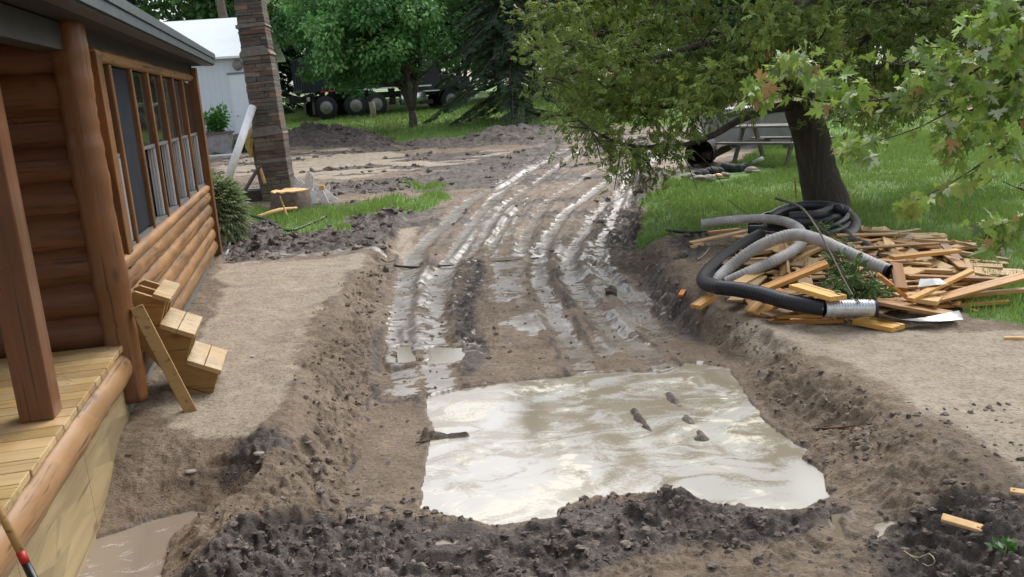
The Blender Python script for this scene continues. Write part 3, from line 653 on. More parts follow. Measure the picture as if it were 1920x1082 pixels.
b = MB(); b.tube([dp(478, 238), dp(472, 255), dp(470, 275), dp(474, 295)], [.05, .09, .10, .05], 10, jit=.25); b.build('insulation', INSUL, rp)
bb = thing('bent_board', 'dark board snapped into a peak beside the chimney foot', 'board', gb(450, 378))
MB().beam(dp(449, 374, -.8), dp(487, 311, -.5), .10, .04).build('long_half', simple('dark_board', (.07, .05, .035), .8), bb)
MB().beam(dp(486, 311, -.5), dp(497, 343, -.45), .09, .04, (1, 0, 0)).build('short_half', CUT, bb)
tag(MB().beam(dp(455, 362, .3)-np.array([.3, 0, 0]), dp(495, 360, .3), .25, .18).build('weathered_beam', GREYW), 'grey weathered beam lying behind the bent board', 'beam')
tag(MB().box(dp(480, 372, -.1)+np.array([0, 0, .0]), (.42, .3, .35)).build('rubble_block', simple('dark_block', (.05, .04, .033), .9, .4, 8, .6), bevel=.03), 'dark masonry block at the left foot of the chimney', 'rubble')
tag(MB().tube([dep(474, 200, CY-.35), dep(424, 345, CY-1.3)], .075, 14).build('downspout', PAINTW, smooth=True), 'white pipe leaning against the stone chimney', 'pipe')
# stump
sp = gb(546, 392); stp = thing('tree_stump', 'freshly cut tree stump with a bright top in front of the chimney', 'stump', sp)
b = MB(); n = 22; rrs = [.35*(1+.05*math.sin(k*2.1)+random.uniform(-.03, .03)) for k in range(n)]; r1 = [sp+np.array([math.cos(2*PI*k/n)*rrs[k]*1.15, math.sin(2*PI*k/n)*rrs[k]*1.15, -.08]) for k in range(n)]
r2 = [sp+np.array([math.cos(2*PI*k/n)*rrs[k], math.sin(2*PI*k/n)*rrs[k], .34+.015*math.sin(k*3)]) for k in range(n)]
b.add(r1+r2, [(k, (k+1) % n, n+(k+1) % n, n+k) for k in range(n)]+[tuple(range(n, 2*n))]); b.build('trunk', simple('stump_bark', (.11, .08, .058), .9, .5, 14, .9), stp, True)
b = MB(); b.add([v+np.array([0, 0, .004]) for v in r2]+[v+np.array([0, 0, .02]) for v in r2], [(k, (k+1) % n, n+(k+1) % n, n+k) for k in range(n)]+[tuple(range(n, 2*n))]); b.build('cut_face', CUT, stp)
def stick(name, pts, r, m, label, cat, gp=None, jit=.12, rr=None):
    P_ = spline(pts, .06) if len(pts) > 2 else pts
    n = len(P_); R_ = [r*(1-.5*i/(n-1)) for i in range(n)] if rr is None else rr
    return tag(MB().tube(P_, R_, 7, jit=jit).build(name, m, smooth=True), label, cat, gp)
stick('split_branch', [gb(485, 408, .05), gb(520, 395, .12), gb(556, 390, .08)], .05, CUT, 'long split yellow branch lying across the front of the stump', 'branch')
stick('broken_stick', [gb(540, 408, .02), gb(532, 388, .2), gb(525, 368, .42)], .022, CUT, 'short upright yellow stick propped against the stump', 'stick')
# pale pickets
pk = [((578, 384), (580, 330), 1.0, 'tallest pale pointed picket standing right of the stump'), ((590, 386), (586, 362), .8, 'short pale picket standing just right of the tallest one'),
      ((612, 384), (596, 352), .8, 'grey picket leaning left in the picket heap'), ((606, 378), (614, 352), .7, 'grey picket leaning right in the picket heap'),
      ((630, 378), (606, 358), .7, 'pale picket lying low at the right end of the picket heap'), ((600, 384), (618, 366), .7, 'pale picket crossing the others in the picket heap'), ((567, 378), (565, 345), .8, 'dull picket between the stump and the tallest picket'), ((560, 376), (556, 340), .7, 'dull grey picket behind the stump')]
for i, ((a_, b_), (c_, d_), w_, lb) in enumerate(pk):
    p0 = gb(a_, b_, -.03); p1 = dep(c_, d_, p0[1]+.05*(i % 3)+.02); v_ = p1-p0; v_ /= np.linalg.norm(v_); sd2 = np.cross(v_, (0, 1, 0)); hw = .085*w_
    pts = [p0-sd2*hw, p0+sd2*hw, p1+sd2*hw, p1+v_*.09, p1-sd2*hw]; b = MB(); b.add(pts+[p+np.array([0, .022, 0]) for p in pts], [tuple(range(5)), tuple(range(5, 10))[::-1]]+[(k, (k+1) % 5, 5+(k+1) % 5, 5+k) for k in range(5)])
    tag(b.build('fence_picket', PEEL if i != 1 and i != 4 else PAINTW), lb, 'picket', 'broken fence pickets by the stump')
tag(MB().box(gb(604, 352, .35), (.1, .08, .1)).build('wood_offcut', CUT, bevel=.01), 'small yellow offcut on top of the picket heap', 'offcut')
stick('electric_cable', [cabw(.12, END-.1, .02), gb(428, 468, .0), gb(432, 450, .05), gb(440, 425, .25), gb(444, 405, .3)], .018, CABLE, 'grey cable curving up beside the far corner of the cabin', 'cable', jit=0, rr=[.018]*999)
stick('garden_hose', [gb(445, 405, .12), gb(470, 405, .1), gb(500, 412, .06), gb(520, 424, .03), gb(545, 432, .02), gb(585, 418, .02), gb(612, 405, .03)], .02, PIPEB, 'thin black hose drooping through the grass near the stump', 'hose', jit=0, rr=[.022]*999)

# ------------------------------------------------------------------ leaf clouds
def frames(D, N):
    D = D/(np.linalg.norm(D, axis=1, keepdims=True)+1e-9); B = np.cross(N, D); B /= (np.linalg.norm(B, axis=1, keepdims=True)+1e-9); return D, B, np.cross(D, B)
def leafcloud(C, D, N, size, tmpl, faces, cols):    # template vertices (k,3): x across, y along, z up
    D, B, Nn = frames(D, N); T = np.array(tmpl, float); k = len(T); n = len(C); s = np.asarray(size).reshape(-1, 1, 1)
    V = C[:, None, :]+s*(T[None, :, 0:1]*B[:, None, :]+T[None, :, 1:2]*D[:, None, :]+T[None, :, 2:3]*Nn[:, None, :])
    fl = np.array([i for f in faces for i in f]); sz = np.array([len(f) for f in faces])
    loops = (np.arange(n)[:, None]*k+fl[None, :]).ravel(); return V.reshape(-1, 3), loops, np.tile(sz, n), np.repeat(cols, k, 0)
def join(parts):
    off = 0; V = []; L = []; Sz = []; Cc = []
    for v, l, s, c in parts: V.append(v); L.append(l+off); Sz.append(s); Cc.append(c); off += len(v)
    return np.concatenate(V), np.concatenate(L), np.concatenate(Sz), np.concatenate(Cc)
LEAF4 = ([(0, 0, 0), (.32, .45, .06), (0, 1, -.08), (-.32, .45, .06)], [(0, 1, 2, 3)])
def mapleT():
    out = [(0, 0), (.08, .13), (.36, .02), (.28, .17), (.52, .34), (.40, .36), (.46, .52), (.12, .36), (.24, .66), (.13, .64), (0, 1.0)]
    out = [(x, y, 0) for x, y in out]+[(-x, y, 0) for x, y in out[-2:0:-1]]
    out = [(x, y, .22*abs(x)-.12*y*y) for x, y, _ in out]+[(0, .35, -.03)]; c = len(out)-1
    return out, [(i, (i+1) % c, c) for i in range(c)]
MAPLE = mapleT()
def sprayT():      # flat fan of scale-leaf twigs
    v = []; f = []
    for k, (a_, l_) in enumerate(((-62, .55), (-38, .75), (-16, .9), (4, 1.0), (24, .85), (46, .7), (68, .5))):
        a_ = rad(a_); d = (math.sin(a_), math.cos(a_)); n = (d[1], -d[0]); w = .052; o = .12*(k % 2); n0 = len(v)
        v += [(0, o, 0), (d[0]*l_*.55+n[0]*w, o+d[1]*l_*.55+n[1]*w, .03), (d[0]*l_, o+d[1]*l_, -.10), (d[0]*l_*.55-n[0]*w, o+d[1]*l_*.55-n[1]*w, .03)]; f.append((n0, n0+1, n0+2, n0+3))
    return v, f
def fernT():
    v = []; f = []
    for k, (o, a_, l_) in enumerate(((0, -55, .42), (.08, 50, .45), (.22, -48, .42), (.32, 55, .38), (.45, -40, .34), (.52, 38, .30), (.5, 2, .5))):
        a_ = rad(a_); d = (math.sin(a_), math.cos(a_)); n = (d[1], -d[0]); w = .085; n0 = len(v)
        v += [(0, o-.05, 0), (d[0]*l_*.5+n[0]*w, o+d[1]*l_*.5+n[1]*w, .04*(1 if k % 2 else -1)), (d[0]*l_, o+d[1]*l_, -.12), (d[0]*l_*.5-n[0]*w, o+d[1]*l_*.5-n[1]*w, .03)]; f.append((n0, n0+1, n0+2, n0+3))
    return v, f
SPRAY = fernT()
def unit(n):
    v = rng.normal(size=(n, 3)); return v/np.linalg.norm(v, axis=1, keepdims=True)
def colvar(n, pal, w=None, var=.2):
    P_ = np.array(pal); i = rng.choice(len(P_), n, p=w); return P_[i]*(1+var*(rng.random((n, 1))*2-1))
def tapertube(b, pts, r0, r1, seg=7):
    n = len(pts); b.tube(pts, [r0+(r1-r0)*i/(n-1) for i in range(n)], seg, jit=.05)
GREENS = [(.055, .16, .030), (.085, .22, .040), (.035, .105, .022), (.12, .26, .05)]
def deciduous(name, label, loc, h, cr, cz,  nclump, nleaf, lsize, pal=GREENS, tr=.14, fork=3, group=None, seed=1, crown_h=None, clr=.75, cat='tree', bias=0):
    R = np.random.default_rng(seed); t = thing(name, label, cat, loc, 0, group); b = MB(); L = np.zeros(3)
    fz = min(cz*.75, 1.1); top = np.array([0, 0, fz]); tapertube(b, [(0, 0, -.2), (0, 0, 0), (.02, 0, fz*.5), (0, .0, fz)], tr*1.2, tr*.8, 9)
    ch = crown_h or (h-cz)/2; cc = np.array([bias, 0, cz+ch]); cl = []
    forks = []
    for k in range(fork):
        a_ = 2*PI*k/fork+R.random()*.8; e = np.array([math.cos(a_)*cr*.35, math.sin(a_)*cr*.35, cz+ch*(.9+.3*R.random())]); m_ = (top+e)/2+np.array([0, 0, .2]); forks.append((top, m_, e))
        tapertube(b, spline([top, m_, e], .4), tr*.7, tr*.22)
    for k in range(nclump):
        v = R.normal(size=3); v /= np.linalg.norm(v); v[2] = v[2]*.9+.05; rad_ = R.random()**.45; c = cc+np.array([v[0]*cr, v[1]*cr, v[2]*ch])*rad_; cl.append(c)
        f_ = forks[k % fork]; s0 = f_[1]*(1-.6*R.random())+f_[2]*.0; s0 = f_[0]+(f_[2]-f_[0])*(.25+.7*R.random())
        tapertube(b, [s0, (s0+c)/2+np.array([0, 0, .12]), c], tr*.2, tr*.05, 5)
    b.build('trunk', BARK, t, True, local=True)
    cl = np.array(cl); n = nclump*nleaf; ci = np.repeat(np.arange(nclump), nleaf); rc = clr*(.6+.8*R.random(nclump))[ci][:, None]
    u_ = R.normal(size=(n, 3)); u_ /= np.linalg.norm(u_, axis=1, keepdims=True); C = cl[ci]+u_*rc*(R.random((n, 1))**.5)*np.array([1, 1, .6])
    D = u_*.6+R.normal(size=(n, 3))*.5+np.array([0, 0, -.35]); N = np.array([0, 0, 1.0])+R.normal(size=(n, 3))*.45
    P_ = np.array(pal); cc_ = P_[R.integers(0, len(P_), nclump)][ci]*(.75+.5*R.random((n, 1)))
    V, lo, sz, co = leafcloud(C, D, N, lsize*(.7+.6*R.random(n)), *LEAF4, cc_)
    link('crown', np_mesh('crown', V, lo, sz, LEAF, False, co), t); return t
def conifer(name, label, loc, h, r, z0, nb, pal, seed=1, group=None, droop=.35, lsize=.30, tr=.16, dens=26):
    R = np.random.default_rng(seed); t = thing(name, label, 'tree', loc, 0, group); b = MB(); tapertube(b, [(0, 0, -.2), (.02, 0, h*.5), (0, 0, h)], tr, .02, 8); C = []; D = []
    for k in range(nb):
        q_ = (k/nb)**.8; z = z0+(h-z0)*q_; a_ = k*2.399+R.random()*.5; L_ = r*(1-q_)**.8*(.75+.4*R.random())+.15; d = np.array([math.cos(a_), math.sin(a_), 0]); p0 = np.array([0, 0, z]); p1 = p0+d*L_*.5+np.array([0, 0, -droop*L_*.25]); p2 = p0+d*L_+np.array([0, 0, -droop*L_])
        tapertube(b, [p0, p1, p2], .035, .008, 5); m = int(dens*L_)+4
        for i in range(m):
            s_ = .12+.88*R.random(); p = (1-s_)**2*p0+2*s_*(1-s_)*p1+s_*s_*p2; sd = np.array([-d[1], d[0], 0])*R.choice([-1, 1]); C.append(p+sd*R.random()*.22*L_*(1-s_*.6)+np.array([0, 0, -.05])); D.append(d*.7+sd*(.3+R.random())+np.array([0, 0, -.35-.3*R.random()]))
    b.build('trunk', BARK, t, True, local=True); C = np.array(C); n = len(C); P_ = np.array(pal); co = P_[R.integers(0, len(P_), n)]*(.7+.6*R.random((n, 1)))
    V, lo, sz, cc_ = leafcloud(C, np.array(D), np.array([0, 0, 1.])+R.normal(size=(n, 3))*.35, lsize*(.7+.6*R.random(n)), *SPRAY, co)
    link('crown', np_mesh('crown', V, lo, sz, LEAF, False, cc_), t); return t
def dup(root, loc, rz, label, sc=1.0):
    r = root.copy(); COL.objects.link(r); r.location = Vector([float(c) for c in loc]); r.rotation_euler = (0, 0, rz); r['label'] = label; r.scale = (sc, sc, sc*random.uniform(.92, 1.1))
    for ch in list(root.children):
        c = ch.copy(); COL.objects.link(c); c.parent = r
    return r

# ------------------------------------------------------------------ shed, planter, truck
SY = 30.0
e1 = dep(468, 102, SY); e0 = dep(362, 112, SY); base = zb(0, SY)
dirx = np.array([math.cos(rad(1.5)), math.sin(rad(1.5)), 0]); shd = thing('metal_shed', 'pale blue grey metal shed with a white roof behind the cabin', 'shed', (e1[0]-.02, SY, float(base)-.1), rad(1.5))
eh = e1[2]-float(base)+.1; SW = 9.0
MB().box((-SW/2, 2.1, eh/2), (SW, 4.2, eh)).build('wall', SHED, shd, local=True)
rise = 1.35
b = MB(); o_ = .25
RD = 2.1
b.add([(-SW-o_, -.3, eh-.10), (o_, -.3, eh-.10), (o_, RD, eh+rise), (-SW-o_, RD, eh+rise), (-SW-o_, 2*RD+.3, eh-.10), (o_, 2*RD+.3, eh-.10)]+[(-SW-o_, -.3, eh-.03), (o_, -.3, eh-.03), (o_, RD, eh+rise+.07), (-SW-o_, RD, eh+rise+.07), (-SW-o_, 2*RD+.3, eh-.03), (o_, 2*RD+.3, eh-.03)],
      [(0, 1, 2, 3), (3, 2, 5, 4), (6, 7, 8, 9), (9, 8, 11, 10), (0, 1, 7, 6), (4, 5, 11, 10), (1, 2, 8, 7), (2, 5, 11, 8), (0, 3, 9, 6), (3, 4, 10, 9)]); b.build('roof', SHROOF, shd, local=True)
for gx in (0, -SW):
    b = MB(); b.add([(gx, .01, eh), (gx, 2*RD-.01, eh), (gx, RD, eh+rise)], [(0, 1, 2)]); b.build('gable', SHED, shd, local=True)
dl = dep(430, 140, SY); dx = dl[0]-(e1[0]-.02); dtop = dl[2]-float(base)+.1
do = MB().box((dx+.5, -.02, dtop/2), (1.0, .04, dtop)).build('door', simple('shed_door', (.74, .80, .84), .4, .04, 3, .02), shd, local=True)
MB().box((dx+.5, -.05, dtop+.03), (1.12, .06, .05)).build('drip_cap', simple('drip_grey', (.16, .18, .2), .5), do, local=True)
MB().tube([(dx+.12, -.04, dtop*.45), (dx+.12, -.09, dtop*.45)], .03, 8).build('handle', CHROME, do, local=True)
vc = dep(444, 122, SY-.1); vx = vc[0]-(e1[0]-.02); vz = vc[2]-float(base)+.1
MB().tube([(vx, -.14, vz), (vx, .0, vz)], [.15, .18], 18).build('wall_lamp', simple('lamp_bezel', (.28, .27, .25), .5), shd, True, local=True)
pb = gb(412, 292); pln = thing('planter_box', 'grey concrete planter box holding a leafy shrub in front of the shed', 'planter', pb)
wS = pb[1]/1600
MB().box((-.35, .3, .36), (1.35, .6, .72)).build('box', simple('planter_grey', (.26, .25, .25), .8, .35, 4, .3), pln, local=True, bevel=.02)
MB().box((-.35, .28, .70), (1.42, .68, .07)).build('rim', simple('planter_rim', (.14, .11, .09), .8), pln, local=True)
tag(MB().box(pb+np.array([-.4, -.45, .0]), (2.2, .9, .10)).build('concrete_slab', simple('slab', (.42, .42, .40), .8), bevel=.01), 'pale concrete slab in front of the planter', 'slab')
def bush(name, label, c, r, n, ls, pal, h=.8, cat='shrub', up=.4):
    t = thing(name, label, cat, c); b = MB(); k = 12; tips = []
    for i in range(k):
        a_ = random.random()*2*PI; e = np.array([math.cos(a_)*r*.6, math.sin(a_)*r*.6, h*r*random.uniform(.6, 1.3)]); tips.append(e); tapertube(b, [(0, 0, 0), e*.5+np.array([0, 0, .05]), e], .02, .006, 5)
    b.build('stem', BARK, t, True, local=True); u_ = unit(n); tp = np.array(tips)[rng.integers(0, k, n)]
    C = tp*rng.random((n, 1))**.4+u_*r*.38*(rng.random((n, 1))**.5); C[:, 2] = np.maximum(C[:, 2], .02)
    V, lo, sz, co = leafcloud(C, u_+np.array([0, 0, up]), np.array([0, 0, 1.])+unit(n)*.6, ls*(.6+.8*rng.random(n)), *LEAF4, colvar(n, pal)); link('foliage', np_mesh('foliage', V, lo, sz, LEAF, False, co), t); return t
bush('leafy_shrub', 'bright green shrub growing in the grey planter', pb+np.array([-.15, .3, .72]), .62, 900, .12, [(.06, .2, .03), (.10, .27, .05), (.04, .13, .02)])
bush('leafy_shrub', 'low green growth at the right end of the planter', gb(452, 285), .5, 500, .12, [(.06, .17, .03), (.08, .22, .04)], .5)
# dump truck
tw = gb(612, 224); th = rad(22); trk = thing('dump_truck', 'black dump truck parked on the grass behind the small maple', 'truck', tw, th)
HUBT = simple('hub_tan', (.20, .19, .13), .6)
def wheel(x, y, r=.53, w=.3, side=-1):
    b = MB(); b.tube([(x, y-w/2, r), (x, y-w*.38, r), (x, y+w*.38, r), (x, y+w/2, r)], [r*.93, r, r, r*.93], 26); tp = b.build('wheel', RUBBER, trk, True, local=True)
    MB().tube([(x, y+side*(w/2+.012), r), (x, y+side*(w/2-.03), r)], [r*.54, r*.56], 24).build('rim', RIMM, tp, True, local=True)
    MB().tube([(x, y+side*(w/2+.03), r), (x, y+side*(w/2), r)], [r*.2, r*.28], 14).build('hub', HUBT, tp, True, local=True)
    return tp
for x in (0, 1.38, 2.35):
    wheel(x, -.17); wheel(x, 2.1, side=1)
wheel(6.1, -.05, .52, .28); wheel(6.1, 1.95, .52, .28, 1)
MB().box((2.7, 1.0, .95), (8.4, .85, .28)).build('chassis', BLACK, trk, local=True)
b = MB(); b.box((1.6, .97, 1.98), (5.0, 2.35, 1.45)); body = b.build('tipper_body', BLUEBLK, trk, local=True, bevel=.03)
for k in range(6): MB().box((-.75+k*.94, -.245, 2.0), (.12, .09, 1.4)).build('rib', BLUEBLK, body, local=True, bevel=.01)
for k in range(4): MB().box((-.94, -.1+k*.72, 2.0), (.1, .12, 1.3)).build('rib', BLUEBLK, body, local=True, bevel=.01)
for zz in (2.72, 1.32): MB().box((-.94, .97, zz), (.14, 2.45, .12)).build('tailgate_rail', BLUEBLK, body, local=True, bevel=.01)
MB().box((1.6, -.25, 2.74), (5.1, .12, .1)).build('top_rail', BLACK, body, local=True)
MB().box((3.0, -.31, 1.25), (4.2, .03, .06)).build('marker_strip', PAINTW, trk, local=True)
MB().box((.35, -.31, 1.25), (1.1, .034, .06)).build('red_reflector', RED, trk, local=True)
for yy in (-.2, 2.1): MB().box((-.55, yy, .62), (.03, .55, .75)).build('mud_flap', BLACK, trk, local=True)
MB().box((-.72, -.0, .95), (.1, .3, .18)).build('tail_lamp', simple('lamp_pale', (.5, .42, .4), .4), trk, local=True)
MB().tube([(3.6, -.0, .72), (4.8, -.0, .72)], .30, 18).build('fuel_tank', CHROME, trk, True, local=True)
MB().box((4.85, -.05, .5), (.6, .35, .2)).build('step', BLACK, trk, local=True)
cabm = MB(); cabm.prism([(4.35, 1.0), (5.75, 1.0), (5.7, 1.75), (5.5, 2.75), (4.35, 2.8)], .0, 1.95).build('cab', BLACK, trk, local=True, bevel=.04)
MB().prism([(5.75, .95), (7.3, .95), (7.3, 1.55), (5.75, 1.8)], .25, 1.7).build('bonnet', BLACK, trk, local=True, bevel=.06)
MB().box((4.95, -.02, 2.15), (.7, .03, .6)).build('side_window', GLASS, trk, local=True)
b = MB(); pts = [(6.1+.68*math.cos(a_), -.07, .55+.62*math.sin(a_)) for a_ in np.linspace(rad(15), rad(165), 12)]
for i in range(11): b.beam(pts[i], pts[i+1], .42, .03, (0, 1, 0) if False else (pts[i][0]-6.1, 0, pts[i][2]-.55))
b.build('fender', BLACK, trk, local=True); MB().box((5.1, -.22, 1.0), (.75, .34, .05)).build('fender_edge', PAINTW, trk, local=True)
MB().box((7.4, 1.0, .75), (.14, 2.3, .35)).build('bumper', CHROME, trk, local=True)
MB().tube([(4.2, .1, 1.1), (4.2, .1, 3.1)], .07, 12).build('exhaust_stack', CHROME, trk, True, local=True)
MB().tube([(5.6, -.1, 1.7), (5.75, -.35, 1.85), (5.75, -.35, 2.35)], .02, 8).box((5.75, -.38, 2.2), (.05, .18, .38)).build('mirror', CHROME, trk, local=True)
# short weathered post in front of truck
tp = gb(700, 221); tag(MB().tube([tp-np.array([0, 0, .1]), tp+np.array([.02, 0, .35]), tp+np.array([-.01, 0, .72])], [.16, .13, .14], 12, jit=.05).build('log_post', simple('birch_bark', (.30, .26, .21), .85, .4, 9, .4), smooth=True), 'short pale log standing upright in the grass before the truck', 'post')
tag(MB().box(dep(853, 151, 37.5), (.16, .1, .2)).build('marker_flag', ORANGE, bevel=.02), 'small orange marker at the right of the truck', 'marker') if False else None

# ------------------------------------------------------------------ trees behind
deciduous('maple_tree', 'small bright green maple with a forked trunk before the dump truck', gb(775, 238), 6.8, 3.6, .80, 175, 200, .17, [(.13, .31, .09), (.17, .38, .11), (.09, .24, .07), (.22, .44, .13)], .17, 3, seed=4, clr=.62, bias=-1.45)
conifer('spruce_tree', 'dark spruce with sweeping low branches beside the muddy track', gb(965, 226), 11, 3.3, .55, 150, [(.04, .09, .042), (.026, .06, .03), (.075, .12, .05)], 5, droop=.42, lsize=.22, dens=60)
g1 = 'wood behind the yard'
bt = deciduous('broadleaf_tree', 'leafy tree in the wood behind the shed and truck', (-14, 46, 1.9), 11, 3.6, .9, 90, 110, .36, [(.08, .19, .05), (.12, .25, .06), (.05, .13, .035)], .2, 3, g1, 11, clr=1.05)
bt2 = deciduous('broadleaf_tree', 'leafy tree in the wood behind the shed and truck', (-6, 49, 1.9), 10, 3.8, .6, 90, 110, .36, [(.07, .16, .045), (.10, .22, .05), (.14, .28, .08)], .2, 4, g1, 12, clr=1.05)
ct = conifer('fir_tree', 'dark conifer in the wood behind the yard', (-19, 45, 1.9), 12, 2.6, .8, 120, [(.022, .055, .026), (.032, .075, .03)], 13, g1, .3, .5, dens=16)
k = 0
for (x, y, s_) in [(-24, 50, 1), (-29, 47, .9), (-10.5, 52, .95), (-2, 47, .9), (2, 50, 1), (6.5, 48, .85), (11, 50, 1), (16, 47, .9), (21, 50, 1), (27, 48, .95), (33, 50, 1), (-35, 50, 1), (-5, 57, 1), (9, 58, 1.05), (24, 58, 1), (-16, 58, .9), (38, 44, .9), (14, 62, 1), (0, 62, 1), (17, 40, .75), (22.5, 39, .8), (28, 40, .9), (34, 41, .9), (13, 43, .7), (25.5, 44, .9)]:
    dup(bt if k % 2 else bt2, (x, y, float(zb(0, y))-.1), k*1.3, 'leafy tree in the wood behind the shed and truck', s_); k += 1
for (x, y, s_) in [(-12.8, 49, .95), (-22, 53, .8), (3.8, 45, .8), (13.5, 45, .75), (30, 45, .9), (-32, 55, 1), (-8, 44.5, .8)]:
    dup(ct, (x, y, float(zb(0, y))-.1), k*1.7, 'dark conifer in the wood behind the yard', s_); k += 1
pt = dep(414, 10, 40); tag(MB().tube([(pt[0]+.5, 40, 1.2), (pt[0]+.2, 40, 3.6), pt, pt+np.array([-.5, 0, 4])], [.28, .22, .2, .1], 10, jit=.05).build('bare_trunk', simple('pine_bark', (.15, .115, .095), .9, .3, 6, .5), smooth=True), 'bare grey pine trunk rising behind the shed roof', 'tree')
jb = thing('juniper_bush', 'grey green juniper bush bulging beside the far cabin corner', 'shrub', gb(418, 452))
n = 3400; u_ = unit(n); c0 = np.array([-.10, 0, .45]); C = c0+u_*np.array([.46, .5, .58])*(rng.random((n, 1))**.35); C[:, 2] = np.maximum(C[:, 2], .03)
V, lo, sz, co = leafcloud(C, u_+np.array([.3, -.1, -.25]), unit(n)*.5+np.array([0, 0, 1.]), .15*(.6+.8*rng.random(n)), *SPRAY, colvar(n, [(.30, .37, .19), (.21, .28, .13), (.38, .43, .26)])); link('foliage', np_mesh('foliage', V, lo, sz, LEAF, False, co), jb)
b = MB()
for i in range(9):
    d_2 = unit(1)[0]; d_2[2] = abs(d_2[2]); tapertube(b, [(0, 0, 0), c0*.6+d_2*.2, c0+d_2*.45], .03, .008, 5)
b.build('stem', BARK, jb, True, local=True)

# ------------------------------------------------------------------ big cedar
cb_ = gb(1548, 390); ced = thing('cedar_tree', 'large old cedar leaning left over the lawn with low drooping boughs', 'tree', cb_)
TY = cb_[1]
def dt(px, py, dy=0.0): return dep(px, py, TY+dy)
trk_pts = [cb_+np.array([.03, 0, -.25]), cb_+np.array([0.02, 0, .02]), dt(1536, 330), dt(1520, 257), dt(1500, 190), dt(1485, 110), dt(1475, 10), dt(1470, -120), dt(1468, -260), dt(1480, -420)]
b = MB(); sp_ = spline(trk_pts, .12); n = len(sp_); b.tube(sp_, [.30*(1+.25*max(0, 1-i/7.))*(1-.82*(i/n)**1.2) for i in range(n)], 16, jit=.04)
limbs = []
def limb(pts, r0, r1=.012, tw=True):
    P_ = spline(pts, .15); m = len(P_); b.tube(P_, [r0+(r1-r0)*(i/(m-1))**.8 for i in range(m)], 7, jit=.06); limbs.append((P_, tw)); return P_
limb([dt(1495, 195), dt(1440, 205, -.5), dt(1385, 226, -.9), dt(1335, 254, -1.2), dt(1270, 274, -1.5), dt(1190, 274, -1.8), dt(1130, 255, -2.0), dt(1085, 225, -2.1)], .085)
limb([dt(1490, 170), dt(1420, 165, -.3), dt(1340, 185, -.3), dt(1250, 200, .1), dt(1150, 195, .1), dt(1060, 215, .1)], .08)
limb([dt(1485, 110), dt(1420, 60, -.7), dt(1330, 80, -1.2), dt(1220, 110, -1.6), dt(1110, 130, -1.6), dt(1010, 150, -1.6)], .08)
limb([dt(1480, 60), dt(1400, 20, .4), dt(1280, 30, .4), dt(1150, 60, .2), dt(1010, 90, .2)], .08)
limb([dt(1475, 10), dt(1390, -50, -.8), dt(1270, -30, -1.2), dt(1130, 0, -1.2), dt(990, 20, -1.)], .07)
limb([dt(1500, 150), dt(1560, 110, -.6), dt(1650, 60, -1.0), dt(1740, 40, -1.0), dt(1850, 70, -1.)], .085)
limb([dt(1505, 200), dt(1570, 170, .4), dt(1650, 150, .6), dt(1730, 145, .5), dt(1830, 150, .5)], .07)
limb([dt(1500, 180), dt(1550, 190, -.6), dt(1600, 200, -1.0), dt(1640, 205, -1.3)], .05)
limb([dt(1500, 150), dt(1580, 140, -.9), dt(1680, 120, -1.6), dt(1790, 130, -1.8), dt(1880, 170, -1.8)], .06)
limb([dt(1490, 120), dt(1580, 60, .9), dt(1700, 70, 1.3), dt(1820, 90, 1.4), dt(1930, 110, 1.4)], .06)
limb([dt(1500, 170), dt(1580, 160, .9), dt(1680, 180, 1.3), dt(1780, 190, 1.4), dt(1880, 190, 1.4)], .055)
limb([dt(1480, 80), dt(1560, 20, -1.), dt(1660, 0, -1.5), dt(1760, 10, -1.6), dt(1880, 20, -1.6)], .06)
limb([dt(1490, 150), dt(1430, 130, .8), dt(1340, 130, 1.2), dt(1220, 150, 1.3), dt(1100, 170, 1.2)], .06)
limb([dt(1485, 100), dt(1400, 90, -.2), dt(1300, 110, -.3), dt(1180, 150, -.5), dt(1070, 190, -.6)], .06)
limb([dt(1480, 60), dt(1380, 60, .6), dt(1250, 70, .9), dt(1120, 100, .9), dt(1020, 120, .9)], .055)
limb([dt(1480, 40), dt(1560, -20, .5), dt(1680, -20, .5), dt(1850, 0, .5)], .07)
limb([dt(1490, 130), dt(1450, 120, -1.2), dt(1380, 150, -2.0), dt(1300, 190, -2.3)], .06)
limb([dt(1490, 90), dt(1500, 60, -1.4), dt(1520, 70, -2.1), dt(1560, 120, -2.4)], .06)
limb([dt(1480, 60), dt(1460, 20, -1.5), dt(1440, 30, -2.2), dt(1400, 90, -2.5)], .06)
limb([dt(1480, 60), dt(1500, 20, 1.2), dt(1540, 60, 2.), dt(1600, 100, 2.4)], .06)
limb([dt(1485, 100), dt(1440, 80, 1.2), dt(1360, 100, 2.), dt(1250, 140, 2.4)], .06)
for k in range(16):
    a_ = k*2.4; zt = -80-22*k; L_ = 2.6*(1-k/22); c = dt(1472, zt); limb([c, c+np.array([math.cos(a_)*L_*.5, math.sin(a_)*L_*.5, .15]), c+np.array([math.cos(a_)*L_, math.sin(a_)*L_, -.25])], .045)
C = []; D = []
R = np.random.default_rng(21)
for li, (P_, tw) in enumerate(limbs):
    P_ = np.array(P_); m = len(P_)
    for i in range(2, m):
        s_ = i/m
        if s_ < (.22 if li else .55): continue
        for k in range(4 if s_ > .35 else 1):
            d = R.normal(size=3); d[2] = d[2]*.75-.12; d /= np.linalg.norm(d); L_ = R.uniform(.25, .85)*(1.05-.35*s_); p0 = P_[i]; p1 = p0+d*L_*.6; p2 = p0+d*L_+np.array([0, 0, -.16*L_])
            if R.random() < .6: tapertube(b, [p0, p1, p2], .012, .004, 4)
            for j in range(15):
                t = R.uniform(.15, 1.05); q_ = (1-t)**2*p0+2*t*(1-t)*p1+t*t*p2; C.append(q_+R.normal(size=3)*.075); D.append(d*.7+R.normal(size=3)*.55+np.array([0, 0, -.15]))
